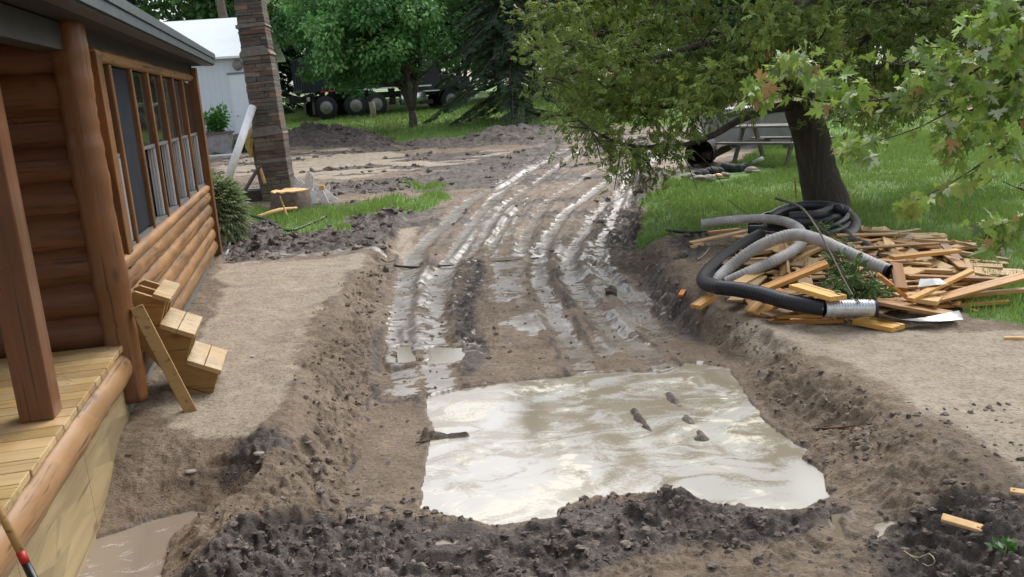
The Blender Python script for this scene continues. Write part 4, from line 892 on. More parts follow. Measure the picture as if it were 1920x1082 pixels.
C = np.array(C); D = np.array(D); lim = dt(1275, 285, -1.3); kp = ~((C[:, 0] > lim[0]) & (C[:, 2] < dt(1330, 258, -1.3)[2]) & (C[:, 0] < dt(1460, 200, -1.3)[0])); C = C[kp]; D = D[kp]; n = len(C); print('cedar sprays', n)
b.build('trunk', CBARK, ced, True)
loc = np.array(ced.location)
tone = np.clip(.5+.5*fbm(C[:, 0]*1.0+C[:, 2]*.7, C[:, 1]+C[:, 2], 1.2, 3, 9), 0, 1)[:, None]
co = (np.array([(.10, .155, .034)])*(1-tone)+np.array([(.28, .37, .07)])*tone)*(.65+.7*R.random((n, 1)))
br = R.random(n) < .02; co[br] = np.array([.26, .15, .06])*(.6+.6*R.random((br.sum(), 1)))
V, lo, sz, cc_ = leafcloud(C-loc, D, np.array([0, 0, 1.])+R.normal(size=(n, 3))*.7, .135*(.5+.9*R.random(n)), *SPRAY, co)
link('crown', np_mesh('crown', V, lo, sz, CEDL, False, cc_), ced)

# ------------------------------------------------------------------ silver maple reaching in from the right
sm = thing('silver_maple', 'silver maple reaching in from the right with pale lobed leaves', 'tree', onz((5.6, 4.9)))
b = MB(); T0 = np.array([5.6, 4.9, hz(5.6, 4.9)]); b.tube(spline([T0-np.array([0, 0, .2]), T0+np.array([0, 0, 1.2]), T0+np.array([-.1, .1, 2.4]), T0+np.array([-.3, .1, 4.0]), T0+np.array([-.2, .2, 6])], .2), [.17-.0042*i for i in range(32)][:len(spline([T0-np.array([0, 0, .2]), T0+np.array([0, 0, 1.2]), T0+np.array([-.1, .1, 2.4]), T0+np.array([-.3, .1, 4.0]), T0+np.array([-.2, .2, 6])], .2))], 12)
MY = 4.9
def dm(px, py, dy=0.0): return dep(px, py, MY+dy)
tw_ = []
def mb(pts, r0=.02, start=None):
    P_ = [dm(*p) for p in pts]
    if start is not None: P_ = [np.array(start)]+P_
    P_ = spline(P_, .04); m = len(P_); b.tube(P_, [r0+(.003-r0)*(i/(m-1)) for i in range(m)], 6); tw_.append(P_)
A = T0+np.array([0, 0, 1.6]); B_ = T0+np.array([-.1, .1, 2.4]); C_ = T0+np.array([-.05, .05, 1.9])
mb([(1990, 40), (1920, 74), (1860, 109), (1817, 139), (1765, 161), (1720, 175), (1640, 188), (1560, 192), (1500, 182), (1440, 168), (1395, 170)], .022, B_)
mb([(1800, 148), (1740, 130), (1680, 120), (1640, 110)], .008); mb([(1560, 192), (1530, 150), (1500, 112), (1480, 100)], .007)
mb([(1990, 110), (1900, 150), (1830, 185), (1770, 215), (1720, 240), (1660, 260), (1600, 272)], .014, C_)
mb([(1990, 215), (1920, 250), (1870, 285), (1820, 320), (1770, 350), (1710, 380), (1695, 392)], .015, A)
mb([(1980, 330), (1930, 358), (1880, 340)], .01, A); mb([(2000, 380), (1930, 420), (1880, 430), (1850, 440)], .01, A)
mb([(1990, -10), (1930, 20), (1870, 25), (1830, 60), (1790, 85), (1730, 90)], .013, B_)
mb([(1940, 160), (1880, 175), (1830, 200), (1780, 250), (1760, 300)], .009, C_); mb([(1980, 180), (1920, 195), (1860, 230), (1800, 265), (1780, 280)], .009, C_)
mb([(1980, 60), (1920, 40), (1880, -10), (1850, -60)], .01, B_); mb([(1730, 172), (1700, 200), (1640, 215)], .006)
for k in range(14):     # boughs above and beyond the picture
    a_ = k*2.2; z0_ = 2.6+.24*k; s0 = T0+np.array([-.1, .1, z0_]); L_ = 1.7-.07*k; d = np.array([abs(math.cos(a_))*1.0, math.sin(a_), .55]); P_ = spline([s0, s0+d*L_*.5, s0+d*L_+np.array([0, 0, -.1])], .06); b.tube(P_, [.03-.025*i/(len(P_)-1) for i in range(len(P_))], 6); tw_.append(P_)
b.build('trunk', simple('maple_twig_bark', (.075, .055, .045), .8, .3, 10, .3), sm, True)
C = []; D = []; R = np.random.default_rng(5)
def cluster(px, py, sp, n, dy=0):
    for _ in range(n):
        c = dm(px+R.normal()*sp, py+R.normal()*sp*.6, dy+R.normal()*.12); C.append(c); D.append(R.normal(size=3)*.7+np.array([-.25, -.2, -.75]))
for P_ in tw_:
    m = len(P_)
    for i in range(int(m*.45), m):
        if R.random() < .45:
            for _ in range(1): C.append(P_[i]+R.normal(size=3)*.03); D.append(R.normal(size=3)*.6+np.array([-.2, -.2, -.75]))
for px, py, sp, n in [(1500, 120, 22, 22), (1480, 110, 14, 8), (1430, 165, 20, 22), (1545, 150, 22, 20), (1560, 190, 14, 8), (1600, 175, 14, 16), (1590, 272, 14, 10), (1620, 285, 14, 8), (1640, 262, 8, 3), (1760, 105, 26, 32), (1720, 150, 20, 14), (1700, 190, 14, 10), (1870, 25, 26, 24), (1900, 70, 25, 22), (1850, 60, 20, 12), (1800, 150, 28, 18), (1890, 120, 25, 22), (1850, 180, 30, 22), (1780, 230, 22, 14), (1900, 200, 28, 26), (1830, 235, 22, 14), (1775, 265, 16, 12), (1790, 290, 12, 8), (1880, 260, 22, 16), (1910, 300, 14, 8), (1850, 320, 12, 6), (1705, 385, 11, 12), (1735, 370, 9, 4), (1765, 358, 10, 5), (1800, 340, 10, 5), (1870, 425, 18, 24), (1905, 420, 12, 10), (1860, 450, 14, 10), (1910, 160, 18, 12), (1925, 40, 20, 14)]:
    cluster(px, py, sp, int(n*2.1))
C = np.array(C); D = np.array(D); n = len(C)
co = colvar(n, [(.22, .36, .06), (.36, .50, .10), (.46, .54, .36), (.34, .22, .09), (.14, .22, .045), (.30, .36, .08)], [.30, .24, .08, .05, .18, .15], .25)
V, lo, sz, cc_ = leafcloud(C-np.array(sm.location), D, R.normal(size=(n, 3))*.9+np.array([0, -.3, .8]), (.095*(.5+.8*R.random(n))), *MAPLE, co)
link('leaves', np_mesh('leaves', V, lo, sz, LEAF, False, cc_), sm); print('maple leaves', n)

# ------------------------------------------------------------------ far lawn: drum, fire ring, table, tank, stake
dr = gb(1312, 312); drm = thing('burn_barrel', 'black rusted drum lying on its side on the bare sand', 'drum', dr)
ax = np.array([.35, .9, 0]); ax /= np.linalg.norm(ax); r = .30; c0 = dr+np.array([-.03, -.1, r-.02])
b = MB(); pts = [c0+ax*t for t in (0, .02, .3, .32, .34, .6, .62, .64, .85)]; b.tube(pts, [r*1.03, r, r, r*1.03, r, r, r*1.03, r, r], 24, False); b.tube([c0+ax*t for t in (.0, .84)], [r*.97]*2, 24, False); b.build('shell', RUST, drm, True)
MB().tube([c0+ax*.80, c0+ax*.84], r*.97, 24).build('bottom', RUST, drm)
tag(MB().beam(c0+np.array([.2, .3, -.1]), c0+np.array([.75, .55, .08]), .3, .16).build('burnt_log', simple('burnt_log', (.10, .07, .05), .9, .4), bevel=.03), 'brown split log behind the right side of the drum', 'log')
b = MB(); c1 = dr+np.array([.05, .4, .62]); b.add([c1+np.array(v) for v in [(-.15, 0, -.1), (.2, .05, -.12), (.12, .1, .08), (.02, .08, .16), (-.05, .1, .02), (.05, -.05, .05)]], [(0, 1, 5), (1, 2, 5), (2, 3, 5), (3, 4, 5), (4, 0, 5), (0, 4, 3, 2, 1)]); tag(b.build('crumpled_plastic', PALE), 'crumpled pale plastic scrap on top of the drum', 'scrap')
def rock(name, c, s, m, label, cat, gp=None, seed=0, flat=.7):
    import bmesh
    bm = bmesh.new(); bmesh.ops.create_icosphere(bm, subdivisions=3, radius=1); R_ = np.random.default_rng(seed); ph = R_.random((4, 3))*6; fr = R_.normal(size=(4, 3))*2
    for v in bm.verts:
        p = np.array(v.co); k = 1+.16*sum(math.sin(fr[i]@p+ph[i, 0]) for i in range(4))/1.5; v.co = Vector((p[0]*k*s[0], p[1]*k*s[1], p[2]*k*s[2]*flat))
    me = bpy.data.meshes.new(name); bm.to_mesh(me); bm.free(); me.materials.append(m); a_ = me.attributes.new('tint', 'FLOAT_COLOR', 'POINT'); a_.data.foreach_set('color', np.ones(len(me.vertices)*4, np.float32))
    for p_ in me.polygons: p_.use_smooth = True
    o = link(name, me, None, c); return tag(o, label, cat, gp)
fr_ = [(1293, 330, .17, 0, 'brown grey'), (1305, 328, .13, 1, 'charred'), (1318, 325, .14, 1, 'charred'), (1333, 322, .19, 1, 'charred'), (1349, 321, .13, 1, 'charred'), (1366, 316, .22, 1, 'largest charred'), (1384, 316, .16, 1, 'charred'), (1395, 314, .15, 1, 'charred'), (1408, 318, .14, 0, 'pale'), (1310, 335, .18, 0, 'flat pale'), (1328, 334, .2, 0, 'flat pale'), (1344, 329, .11, 2, 'small tan'), (1360, 327, .15, 0, 'flat pale'), (1418, 321, .1, 0, 'small pale')]
for i, (px, py, s_, k, l) in enumerate(fr_):
    side = ['leftmost', 'second', 'third', 'fourth', 'fifth', 'sixth', 'seventh', 'eighth', 'ninth', 'tenth', 'eleventh', 'twelfth', 'thirteenth', 'rightmost'][sorted(range(14), key=lambda j: fr_[j][0]).index(i)]
    rock('fire_ring_stone', gb(px, py, .06), (s_*.85, s_*.7, s_*(.85 if k == 1 else .5)), (STONE, CHAR, CUT)[k], l+' stone of the fire ring on the lawn, '+side+' from the left' if side != 'leftmost' and side != 'rightmost' else l+' stone at the '+side[:-4]+' end of the fire ring on the lawn', 'stone', 'stones of the fire ring', i)
pc = gb(1452, 303); pt_ = thing('picnic_table', 'weathered wooden picnic table behind the cedar trunk', 'picnic table', pc, rad(-48))
b = MB()
for k in range(5): MB().box((0, -.3+k*.15, .76), (1.9, .135, .04)).build('top_plank', GREYW, pt_, local=True)
for s_ in (-1, 1): MB().box((0, s_*.68, .45), (1.9, .26, .04)).build('bench', GREYW, pt_, local=True, bevel=.005)
for x in (-.62, .62):
    for s_ in (-1, 1): MB().beam((x, s_*.62, -.05), (x, s_*.22, .74), .10, .045, (1, 0, 0)).build('leg', GREYW, pt_, local=True)
    MB().beam((x+.045, -.78, .41), (x+.045, .78, .41), .045, .10).build('crosspiece', GREYW, pt_, local=True)
sc_ = gb(1400, 280); tk = thing('concrete_tank', 'long grey concrete tank with a pale lid behind the picnic table', 'tank', sc_+np.array([.6, 1.0, -.05]), rad(-6))
MB().box((-.2, 0, .42), (2.3, 1.4, .9)).build('tank', CONC, tk, local=True, bevel=.03)
MB().box((-.1, 0, .95), (2.1, 1.5, .14)).build('lid', simple('lid_pale', (.34, .36, .38), .6), tk, local=True, bevel=.02)
p = gb(1493, 373); stick('marker_stake', [p-np.array([0, 0, .05]), p+np.array([-.01, 0, .15]), p+np.array([-.03, 0, .36])], .014, RED, 'thin red topped marker stake in the lawn left of the cedar trunk', 'stake', jit=0)
b = MB(); p = gb(1413, 305, .05); b.tube([p, p+np.array([.22, .1, .06])], .05, 10); tag(b.build('tin_can', PALE, smooth=True), 'pale can lying in the grass before the picnic table', 'can')

# ------------------------------------------------------------------ scrap wood heap
def hgt(p): return hz(p[0], p[1])
def board(p, q, w, t, label, gp=None, c=(1, 1, 1), roll=0, m=None, name='scrap_board'):
    a_ = np.array(q)-np.array(p); up = np.array([math.sin(roll), 0, math.cos(roll)]); L_ = np.linalg.norm(a_)
    x = a_/L_; y = np.cross(up, x); y /= np.linalg.norm(y); zv = np.cross(x, y); mid = (np.array(p)+np.array(q))/2
    b = MB(); sk = random.uniform(-.35, .35)*w; n0 = 8
    vs = [(-L_/2, -w/2, -t/2), (L_/2, -w/2+0, -t/2), (L_/2+sk, w/2, -t/2), (-L_/2+sk*.6, w/2, -t/2)]; vs += [(a, b_, t/2) for a, b_, _ in vs]
    b.add(vs, [(0, 3, 2, 1), (4, 5, 6, 7), (0, 1, 5, 4), (1, 2, 6, 5), (2, 3, 7, 6), (3, 0, 4, 7)], c); o = b.build(name, m or SCR, origin=False, bevel=.003)
    Mx = Matrix(((x[0], y[0], zv[0], mid[0]), (x[1], y[1], zv[1], mid[1]), (x[2], y[2], zv[2], mid[2]), (0, 0, 0, 1))); o.matrix_world = Mx
    return tag(o, label, 'board', gp)
R = random.Random(4)
WC = [(1.0, 1.0, 1.0), (.8, .8, .85), (1.15, 1.2, 1.2), (.6, .6, .62), (.9, .8, .75), (.75, .85, 1.0), (.9, .9, .85), (.4, .38, .42)]
poly = [gb(a_, b_)[:2] for a_, b_ in [(1375, 560), (1430, 588), (1520, 608), (1640, 600), (1740, 590), (1850, 560), (1850, 500), (1760, 460), (1650, 445), (1500, 440), (1410, 450), (1375, 500)]]
pa = np.array(poly); cnt = 0
while cnt < 250:
    x = R.uniform(pa[:, 0].min(), pa[:, 0].max()); y = R.uniform(pa[:, 1].min(), pa[:, 1].max())
    if polysd(np.array([x]), np.array([y]), poly)[0] < .02: continue
    L_ = R.choice([.18, .25, .35, .45, .6, .8, 1.0]); w = R.choice([.05, .08, .10, .12, .14, .18]); t = R.choice([.018, .02, .038]); an = R.gauss(.25, .9); lay = R.random()
    d = np.array([math.cos(an), math.sin(an)])*L_/2; c = np.array([x, y]); h0 = hgt(c-d); h1 = hgt(c+d); hc = hgt(c); up = .02+.09*lay+max(0, hc-(h0+h1)/2)
    c_ = WC[R.randrange(8)]; g_ = R.uniform(.75, 1.15)
    board((x-d[0], y-d[1], h0+up+R.uniform(-.03, .05)), (x+d[0], y+d[1], h1+up+R.uniform(-.03, .05)), w, t, 'broken scrap board in the heap under the drain pipes', 'scrap boards in the heap', tuple(k*g_ for k in c_), R.gauss(0, .35)); cnt += 1
def pb_(px, py, off): q_ = gb(px, py, off); return q_
special = [((1425, 545), .22, (1548, 495), .42, .14, .038, 'long orange board lying flat in the middle of the heap', (1.2, .95, .6)),
 ((1490, 535), .34, (1568, 558), .30, .16, .04, 'short bright yellow plank end at the middle of the heap', (1.6, 1.5, 1.0)),
 ((1608, 600), .04, (1682, 615), .04, .15, .04, 'bright yellow plank lying on the sand at the near edge of the heap', (1.45, 1.3, .75)),
 ((1645, 565), .16, (1795, 592), .05, .17, .03, 'wide brown board sloping to the right edge of the heap', (.85, .72, .6)),
 ((1715, 572), .10, (1925, 516), .22, .15, .025, 'longest brown board reaching right out over the grass', (.95, .80, .6)),
 ((1775, 557), .10, (1940, 542), .10, .07, .03, 'narrow yellow board reaching right beside the longest board', (1.2, 1., .65)),
 ((1745, 575), .05, (1890, 566), .04, .05, .03, 'thin lath lying on the grass at the right of the heap', (1.2, 1., .65)),
 ((1700, 518), .22, (1875, 524), .14, .09, .03, 'dark brown board running across the right side of the heap', (.62, .42, .32)),
 ((1706, 562), .18, (1820, 508), .25, .07, .03, 'narrow yellow board crossing under the longest board', (1.2, 1.05, .6)),
 ((1645, 515), .35, (1712, 565), .12, .08, .035, 'orange board slanting down to the right below the grey pipe end', (1.2, .85, .5)),
 ((1670, 483), .28, (1795, 470), .26, .10, .035, 'honey coloured board lying across the back right of the heap', (1.15, .95, .6)),
 ((1600, 440), .20, (1740, 462), .22, .14, .025, 'long weathered board along the back edge of the heap', (.75, .62, .52)),
 ((1720, 458), .2, (1792, 482), .12, .05, .02, 'narrow board at the back right corner of the heap', (1.1, .85, .6)),
 ((1295, 455), .10, (1403, 432), .16, .09, .02, 'pale weathered board at the left back under the grey pipe', (1.5, 1.55, 1.6)),
 ((1292, 463), .04, (1316, 458), .05, .10, .03, 'short whitish board end lying on the mud left of the heap', (1.9, 2.1, 2.5)),
 ((1328, 436), .14, (1385, 430), .14, .09, .03, 'tan board just below the upper grey pipe', (1.1, .9, .65)),
 ((1437, 535), .16, (1480, 560), .10, .12, .03, 'reddish orange board end left of the bright plank', (1.3, .85, .5)),
 ((1402, 588), .04, (1422, 570), .10, .12, .035, 'pale block end at the near left of the heap', (1.4, 1.3, .9)),
 ((1425, 590), .06, (1446, 568), .14, .14, .03, 'pale triangular board end leaning at the near left of the heap', (1.35, 1.25, .85)),
 ((1455, 592), .06, (1540, 590), .06, .10, .035, 'yellow board along the near edge of the heap', (1.35, 1.15, .7)),
 ((1440, 604), .02, (1580, 600), .02, .08, .038, 'long brown board lying at the very front of the heap', (.95, .72, .45)),
 ((1305, 575), .04, (1335, 555), .10, .12, .04, 'splintered yellow block at the left tip of the heap', (1.4, 1.2, .8)),
 ((1276, 554), .02, (1282, 544), .02, .05, .02, 'small orange chip on the bank left of the heap', (1.2, .7, .35)),
 ((1690, 545), .22, (1680, 498), .38, .10, .05, 'short block standing under the open end of the grey pipe', (.8, .6, .38)),
 ((1630, 457), .20, (1680, 470), .22, .22, .015, 'light plywood piece at the back of the heap', (1.5, 1.3, .95)),
 ((1790, 490), .12, (1845, 500), .1, .18, .02, 'dark plywood flake at the right end of the heap', (.6, .45, .35))]
for a_, o1, b_, o2, w, t, l, c in special: board(pb_(*a_, o1), pb_(*b_, o2), w, t, l, None, c, R.gauss(0, .05))
b = MB()
for k in range(650):
    x = R.uniform(pa[:, 0].min()-.2, pa[:, 0].max()+.2); y = R.uniform(pa[:, 1].min()-.1, pa[:, 1].max()+.1)
    if polysd(np.array([x]), np.array([y]), poly)[0] < -.12: continue
    L_ = R.uniform(.05, .22); an = R.uniform(0, PI); d = np.array([math.cos(an)*L_/2, math.sin(an)*L_/2, R.gauss(0, .02)]); c = np.array([x, y, hz(x, y)+R.uniform(.01, .09)]); g_ = R.uniform(.4, 1.3); b.beam(c-d, c+d, R.uniform(.01, .05), R.uniform(.004, .02), (R.gauss(0, .3), R.gauss(0, .3), 1), (g_, g_*.88, g_*.72))
tag(b.build('wood_splinters', SCR), 'splinters and bark scraps filling the gaps of the board heap', 'splinters', kind='stuff')
# ------------------------------------------------------------------ pipes
def ribpipe(pts, r, step=.0085, per=4, dpt=.07, seg=16, opened=True):
    P_ = spline(pts, step); n = len(P_); rr = [r*(1-dpt*(i % per in (0,))) for i in range(n)]; b = MB(); b.tube(P_, rr, seg, False)
    return b, P_
def gh(px, py, off): return gb(px, py, off)
g1p = thing('grey_drain_pipe', 'dusty grey corrugated pipe curving from the left end over the back of the heap', 'pipe', gh(1400, 440, .1), 0, 'corrugated drain pipes on the heap')
b, P_ = ribpipe([gh(1316, 420, .30), gh(1360, 414, .34), gh(1420, 410, .36), gh(1465, 414, .38), gh(1496, 428, .40), gh(1505, 448, .38), gh(1490, 468, .33), gh(1450, 490, .28), gh(1400, 512, .20), gh(1362, 530, .10)], .057, dpt=.10); b.build('pipe_wall', PIPEG, g1p, True)
MB().tube([P_[0], P_[1], P_[2]], [.060, .064, .060], 16, False).build('end_ring', PIPEG, g1p, True)
g2p = thing('grey_drain_pipe', 'dusty grey corrugated pipe arching over the heap to a black open end at the right', 'pipe', gh(1450, 520, .1), 0, 'corrugated drain pipes on the heap')
b, P_ = ribpipe([gh(1338, 530, .10), gh(1370, 500, .22), gh(1410, 470, .38), gh(1450, 450, .50), gh(1490, 440, .55), gh(1530, 448, .55), gh(1570, 466, .50), gh(1620, 488, .42), gh(1662, 506, .36)], .060, dpt=.10); b.build('pipe_wall', PIPEG, g2p, True)
b = MB(); b.tube(P_[-3:]+[P_[-1]+(P_[-1]-P_[-3])*1.5], .0595, 16, False); b.tube(P_[-9:], .052, 16, True); b.build('open_end', PIPEB, g2p, True)
k1 = thing('black_drain_pipe', 'black corrugated pipe sweeping round the left of the heap to a silver sleeve', 'pipe', gh(1330, 540, .0), 0, 'corrugated drain pipes on the heap')
b, P_ = ribpipe([gh(1425, 440, .22), gh(1385, 462, .22), gh(1350, 488, .20), gh(1326, 512, .19), gh(1320, 528, .19), gh(1345, 538, .22), gh(1385, 543, .23), gh(1430, 552, .23), gh(1480, 566, .22), gh(1548, 578, .20)], .070, .0085, 4, .05); b.build('pipe_wall', PIPEB, k1, True)
b, P2 = ribpipe([gh(1545, 578, .20), gh(1590, 577, .19), gh(1636, 577, .18)], .072, .006, 4, .09); b.build('silver_sleeve', SILV, k1, True)
b = MB(); b.tube([P2[-1]-(P2[-1]-P2[-2])*2, P2[-1]+(P2[-1]-P2[-2])*5], .063, 16, True); b.build('open_end', PIPEB, k1, True)
k2 = thing('black_pipe_coil', 'coil of black corrugated pipe piled at the foot of the cedar', 'pipe', gh(1500, 430, .0))
def coil(pts, r=.068, nm='loop'):
    b, P_ = ribpipe(pts, r, .012, 4, .03, 14); b.build(nm, PIPEB, k2, True); return P_
coil([gh(1403, 432, .16), gh(1450, 432, .16), gh(1500, 430, .18), gh(1550, 425, .2), gh(1585, 412, .2), gh(1590, 398, .2), gh(1560, 392, .22), gh(1500, 395, .22), gh(1455, 402, .22), gh(1425, 412, .2), gh(1412, 424, .18)])
coil([gh(1420, 440, .12), gh(1470, 446, .12), gh(1540, 442, .14), gh(1590, 428, .14), gh(1600, 410, .14), gh(1580, 396, .14)])
coil([gh(1440, 420, .3), gh(1500, 418, .32), gh(1550, 410, .34), gh(1575, 400, .34), gh(1560, 388, .34), gh(1510, 386, .34), gh(1470, 394, .32), gh(1440, 408, .3)])
P_ = coil([gh(1480, 408, .38), gh(1530, 404, .40), gh(1556, 396, .42), gh(1574, 392, .42), gh(1588, 398, .38)])
coil([gh(1592, 402, .22), gh(1604, 418, .18), gh(1598, 436, .16), gh(1580, 446, .15)])
coil([gh(1585, 438, .22), gh(1600, 455, .22), gh(1625, 464, .22), gh(1640, 478, .18), gh(1640, 490, .12)])
MB().tube([gh(1570, 392, .46), gh(1573, 391, .46)], .06, 12).build('loose_end', PIPEB, k2, True)
# metal strip
m0 = [gh(1648, 597, .08), gh(1685, 606, .04), gh(1740, 606, .03), gh(1802, 598, .05)]; Pm = spline(m0, .06); b = MB(); n = len(Pm)
vs = []
for i, p in enumerate(Pm):
    a_ = Pm[min(i+1, n-1)]-Pm[max(i-1, 0)]; a_ /= np.linalg.norm(a_); s_ = np.cross((0, 0, 1), a_); tl = rad(-30+70*i/n); w = .05
    for k_, (u1, u2) in enumerate(((-1, 0), (1, 0), (1, .004), (-1, .004))): vs.append(p+s_*u1*w*math.cos(tl)+np.array([0, 0, u1*w*math.sin(tl)+u2+.03]))
b.add(vs, [(i*4+k_, i*4+(k_+1) % 4, i*4+4+(k_+1) % 4, i*4+4+k_) for i in range(n-1) for k_ in range(4)]); tag(b.build('metal_strip', simple('sheet_metal', (.36, .37, .37), .35, .2, 6, .05, .6)), 'bent strip of grey sheet metal on the sand right of the silver sleeve', 'metal strip')
p = gh(1748, 535, .22); b = MB(); b.add([p+np.array(v) for v in [(-.14, -.03, 0), (.0, -.07, .02), (.14, 0, 0), (.1, .07, .04), (-.08, .06, .05)]]+[p+np.array([0, 0, .06])], [(0, 1, 5), (1, 2, 5), (2, 3, 5), (3, 4, 5), (4, 0, 5), (4, 3, 2, 1, 0)]); tag(b.build('plastic_scrap', PALE), 'crumpled white plastic scrap on the right half of the heap', 'scrap')
# cedar branch lying over the heap
bp = [gh(1455, 372, .62), gh(1500, 388, .66), gh(1530, 425, .66), gh(1555, 470, .55), gh(1580, 520, .42), gh(1600, 555, .36)]
cbz = thing('fallen_branch', 'thin cedar branch with green sprays fallen across the pipes', 'branch', gh(1560, 500, .2)); Pb = spline(bp, .04); n = len(Pb)
b = MB(); b.tube(Pb, [.016-.010*i/n for i in range(n)], 6, jit=.1); R = np.random.default_rng(9); C = []; D = []
for px, py, off, m, s_ in [(1545, 430, .5, 45, .08), (1575, 455, .45, 25, .06), (1585, 505, .38, 90, .09), (1595, 530, .33, 130, .09), (1630, 545, .28, 70, .07), (1575, 540, .32, 50, .07), (1565, 480, .45, 40, .06)]:
    c = gh(px, py, off); i = min(range(n), key=lambda j: np.linalg.norm(Pb[j]-c)); tapertube(b, [Pb[i], (Pb[i]+c)/2, c], .006, .003, 4)
    for _ in range(m): C.append(c+R.normal(size=3)*s_*np.array([1, 1, .45])); D.append(R.normal(size=3)*.8+np.array([.3, -.4, -.2]))
b.build('stem', simple('twig', (.11, .09, .07), .8), cbz, True)
C = np.array(C); n = len(C); V, lo, sz, co = leafcloud(C-np.array(cbz.location), np.array(D), np.array([0, 0, 1.])+R.normal(size=(n, 3))*.5, .085*(.6+.8*R.random(n)), *SPRAY, colvar(n, [(.09, .16, .035), (.12, .20, .045), (.06, .12, .03)])); link('sprays', np_mesh('sprays', V, lo, sz, CEDL, False, co), cbz)
stick('thin_twig', [gh(1365, 375, .5), gh(1400, 400, .4), gh(1440, 425, .3)], .006, BARK, 'thin bare twig arching from the lawn above the grey pipe', 'twig')

# ------------------------------------------------------------------ small litter
ST = 'sticks in the mud'
def gr_(px, py, off=-.3, dz=.01):
    p_ = at(px, py, off)
    for _ in range(4): p_ = at(px, py, hz(p_[0], p_[1])+dz)
    return p_
stick('fallen_stick', [gr_(738, 498), gr_(780, 501), gr_(852, 497)], .02, simple('wet_bark', (.045, .034, .028), .5), 'dark stick lying across the left wheel ruts', 'stick', ST)
stick('fallen_stick', [gr_(715, 486, 0, .03), gr_(728, 492, 0, .03), gr_(742, 487, -.1, .03)], .012, BARK, 'short forked twig on the left bank top', 'stick', ST)
stick('fallen_stick', [gr_(900, 492), gr_(960, 488), (gr_(1010, 483))], .018, simple('muddy_stick', (.16, .13, .10), .6), 'mud coated stick lying across the middle of the track', 'stick', ST)
stick('fallen_stick', [gr_(1543, 804, -.2), gr_(1580, 801, -.2), gr_(1612, 796, -.1)], .009, simple('red_stick', (.16, .07, .04), .6), 'thin reddish stick on the right bank', 'stick', ST)
stick('fallen_stick', [gr_(555, 833, -.1, .02), gr_(805, 825, -.38, .02)][1:]+[gr_(780, 830, -.36, .02)], .012, BARK, 'short twig at the left rim of the flooded hole', 'stick', ST)
stick('fallen_stick', [gr_(1250, 432, 0, .04), gr_(1290, 436, 0, .05), gr_(1330, 433, 0, .05)], .025, simple('black_stick', (.03, .025, .022), .7), 'black stick at the left edge of the lawn beside the heap', 'stick', ST)
stick('fallen_stick', [gr_(1308, 487, 0, .02), gr_(1322, 476, 0, .03), gr_(1330, 464, 0, .04)], .01, simple('grey_stick', (.4, .37, .33), .7), 'short pale twig on the mud left of the heap', 'stick', ST)
p = gr_(1805, 985, -.15, .03); b = MB(); b.beam(p+np.array([-.075, .05, .02]), p+np.array([.07, -.045, .0]), .055, .018, (.2, -.3, 1)); b.beam(p+np.array([.05, -.03, .01]), p+np.array([.10, -.07, -.01]), .03, .014); tag(b.build('wood_chip', CUT, bevel=.004), 'orange brown splintered wood chip on the dark soil at the lower right', 'wood chip')
p = gr_(1912, 925, -.05, .02); tag(MB().beam(p+np.array([-.03, .03, 0]), p+np.array([.06, -.02, 0]), .05, .02).build('wood_chip', CUT, bevel=.004), 'bright wood chip at the right edge of the picture', 'wood chip')
p = gr_(1905, 634, 0, .01); tag(MB().beam(p+np.array([-.08, .02, 0]), p+np.array([.12, -.03, 0]), .025, .02).build('wood_offcut', CUT), 'thin brown offcut on the sand at the right edge', 'offcut')
tw = [gr_(1695, 1033, -.2, .02), gr_(1712, 1045, -.2, .03), gr_(1740, 1062, -.2, .02), gr_(1753, 1052, -.2, .03), gr_(1742, 1038, -.2, .03), gr_(1722, 1046, -.2, .02), gr_(1700, 1038, -.2, .02)]
stick('twine_loop', tw, .003, TWINE, 'loop of pale yellow twine on the dark soil at the lower right', 'twine', jit=0, rr=[.003]*999)
wd = thing('weed_plant', 'small green weed with whitish leaves in the lower right corner', 'plant', gr_(1882, 1045, -.2, 0)); n = 60; u_ = unit(n); u_[:, 2] = abs(u_[:, 2]); C = u_*.05*(rng.random((n, 1))**.5)+np.array([.01, 0, .02])
V, lo, sz, co = leafcloud(C, u_+np.array([0, 0, .3]), unit(n)*.5+np.array([0, 0, 1.]), .035*(.6+.8*rng.random(n)), *LEAF4, colvar(n, [(.08, .2, .04), (.10, .24, .05), (.45, .52, .42)], [.45, .3, .25])); link('leaves', np_mesh('leaves', V, lo, sz, LEAF, False, co), wd)
MB().tube([(0, 0, -.01), (.005, 0, .03), (.01, 0, .06)], .003, 5).build('stem', TWINE, wd, local=True)
for i, (px, py, s_, m, l) in enumerate([(486, 850, .035, STONE, 'pinkish pale stone on the dark lumps left of the bank'), (357, 884, .035, STONE, 'flat pale stone on the mud beside the porch'), (1143, 912, .05, CHAR, 'dark stone in the foam near the front of the flooded hole'), (855, 942, .03, STONE, 'small tan stone at the near left corner of the flooded hole'), (473, 668, .02, PALE, 'tiny white scrap on the flat sand beside the bank'), (330, 668+60, .03, CABLE, 'small bluish scrap under the stair section')]):
    rock('loose_stone', gr_(px, py, -.1, .008), (s_, s_*.8, s_*.5), m, l, 'stone', None, 40+i)
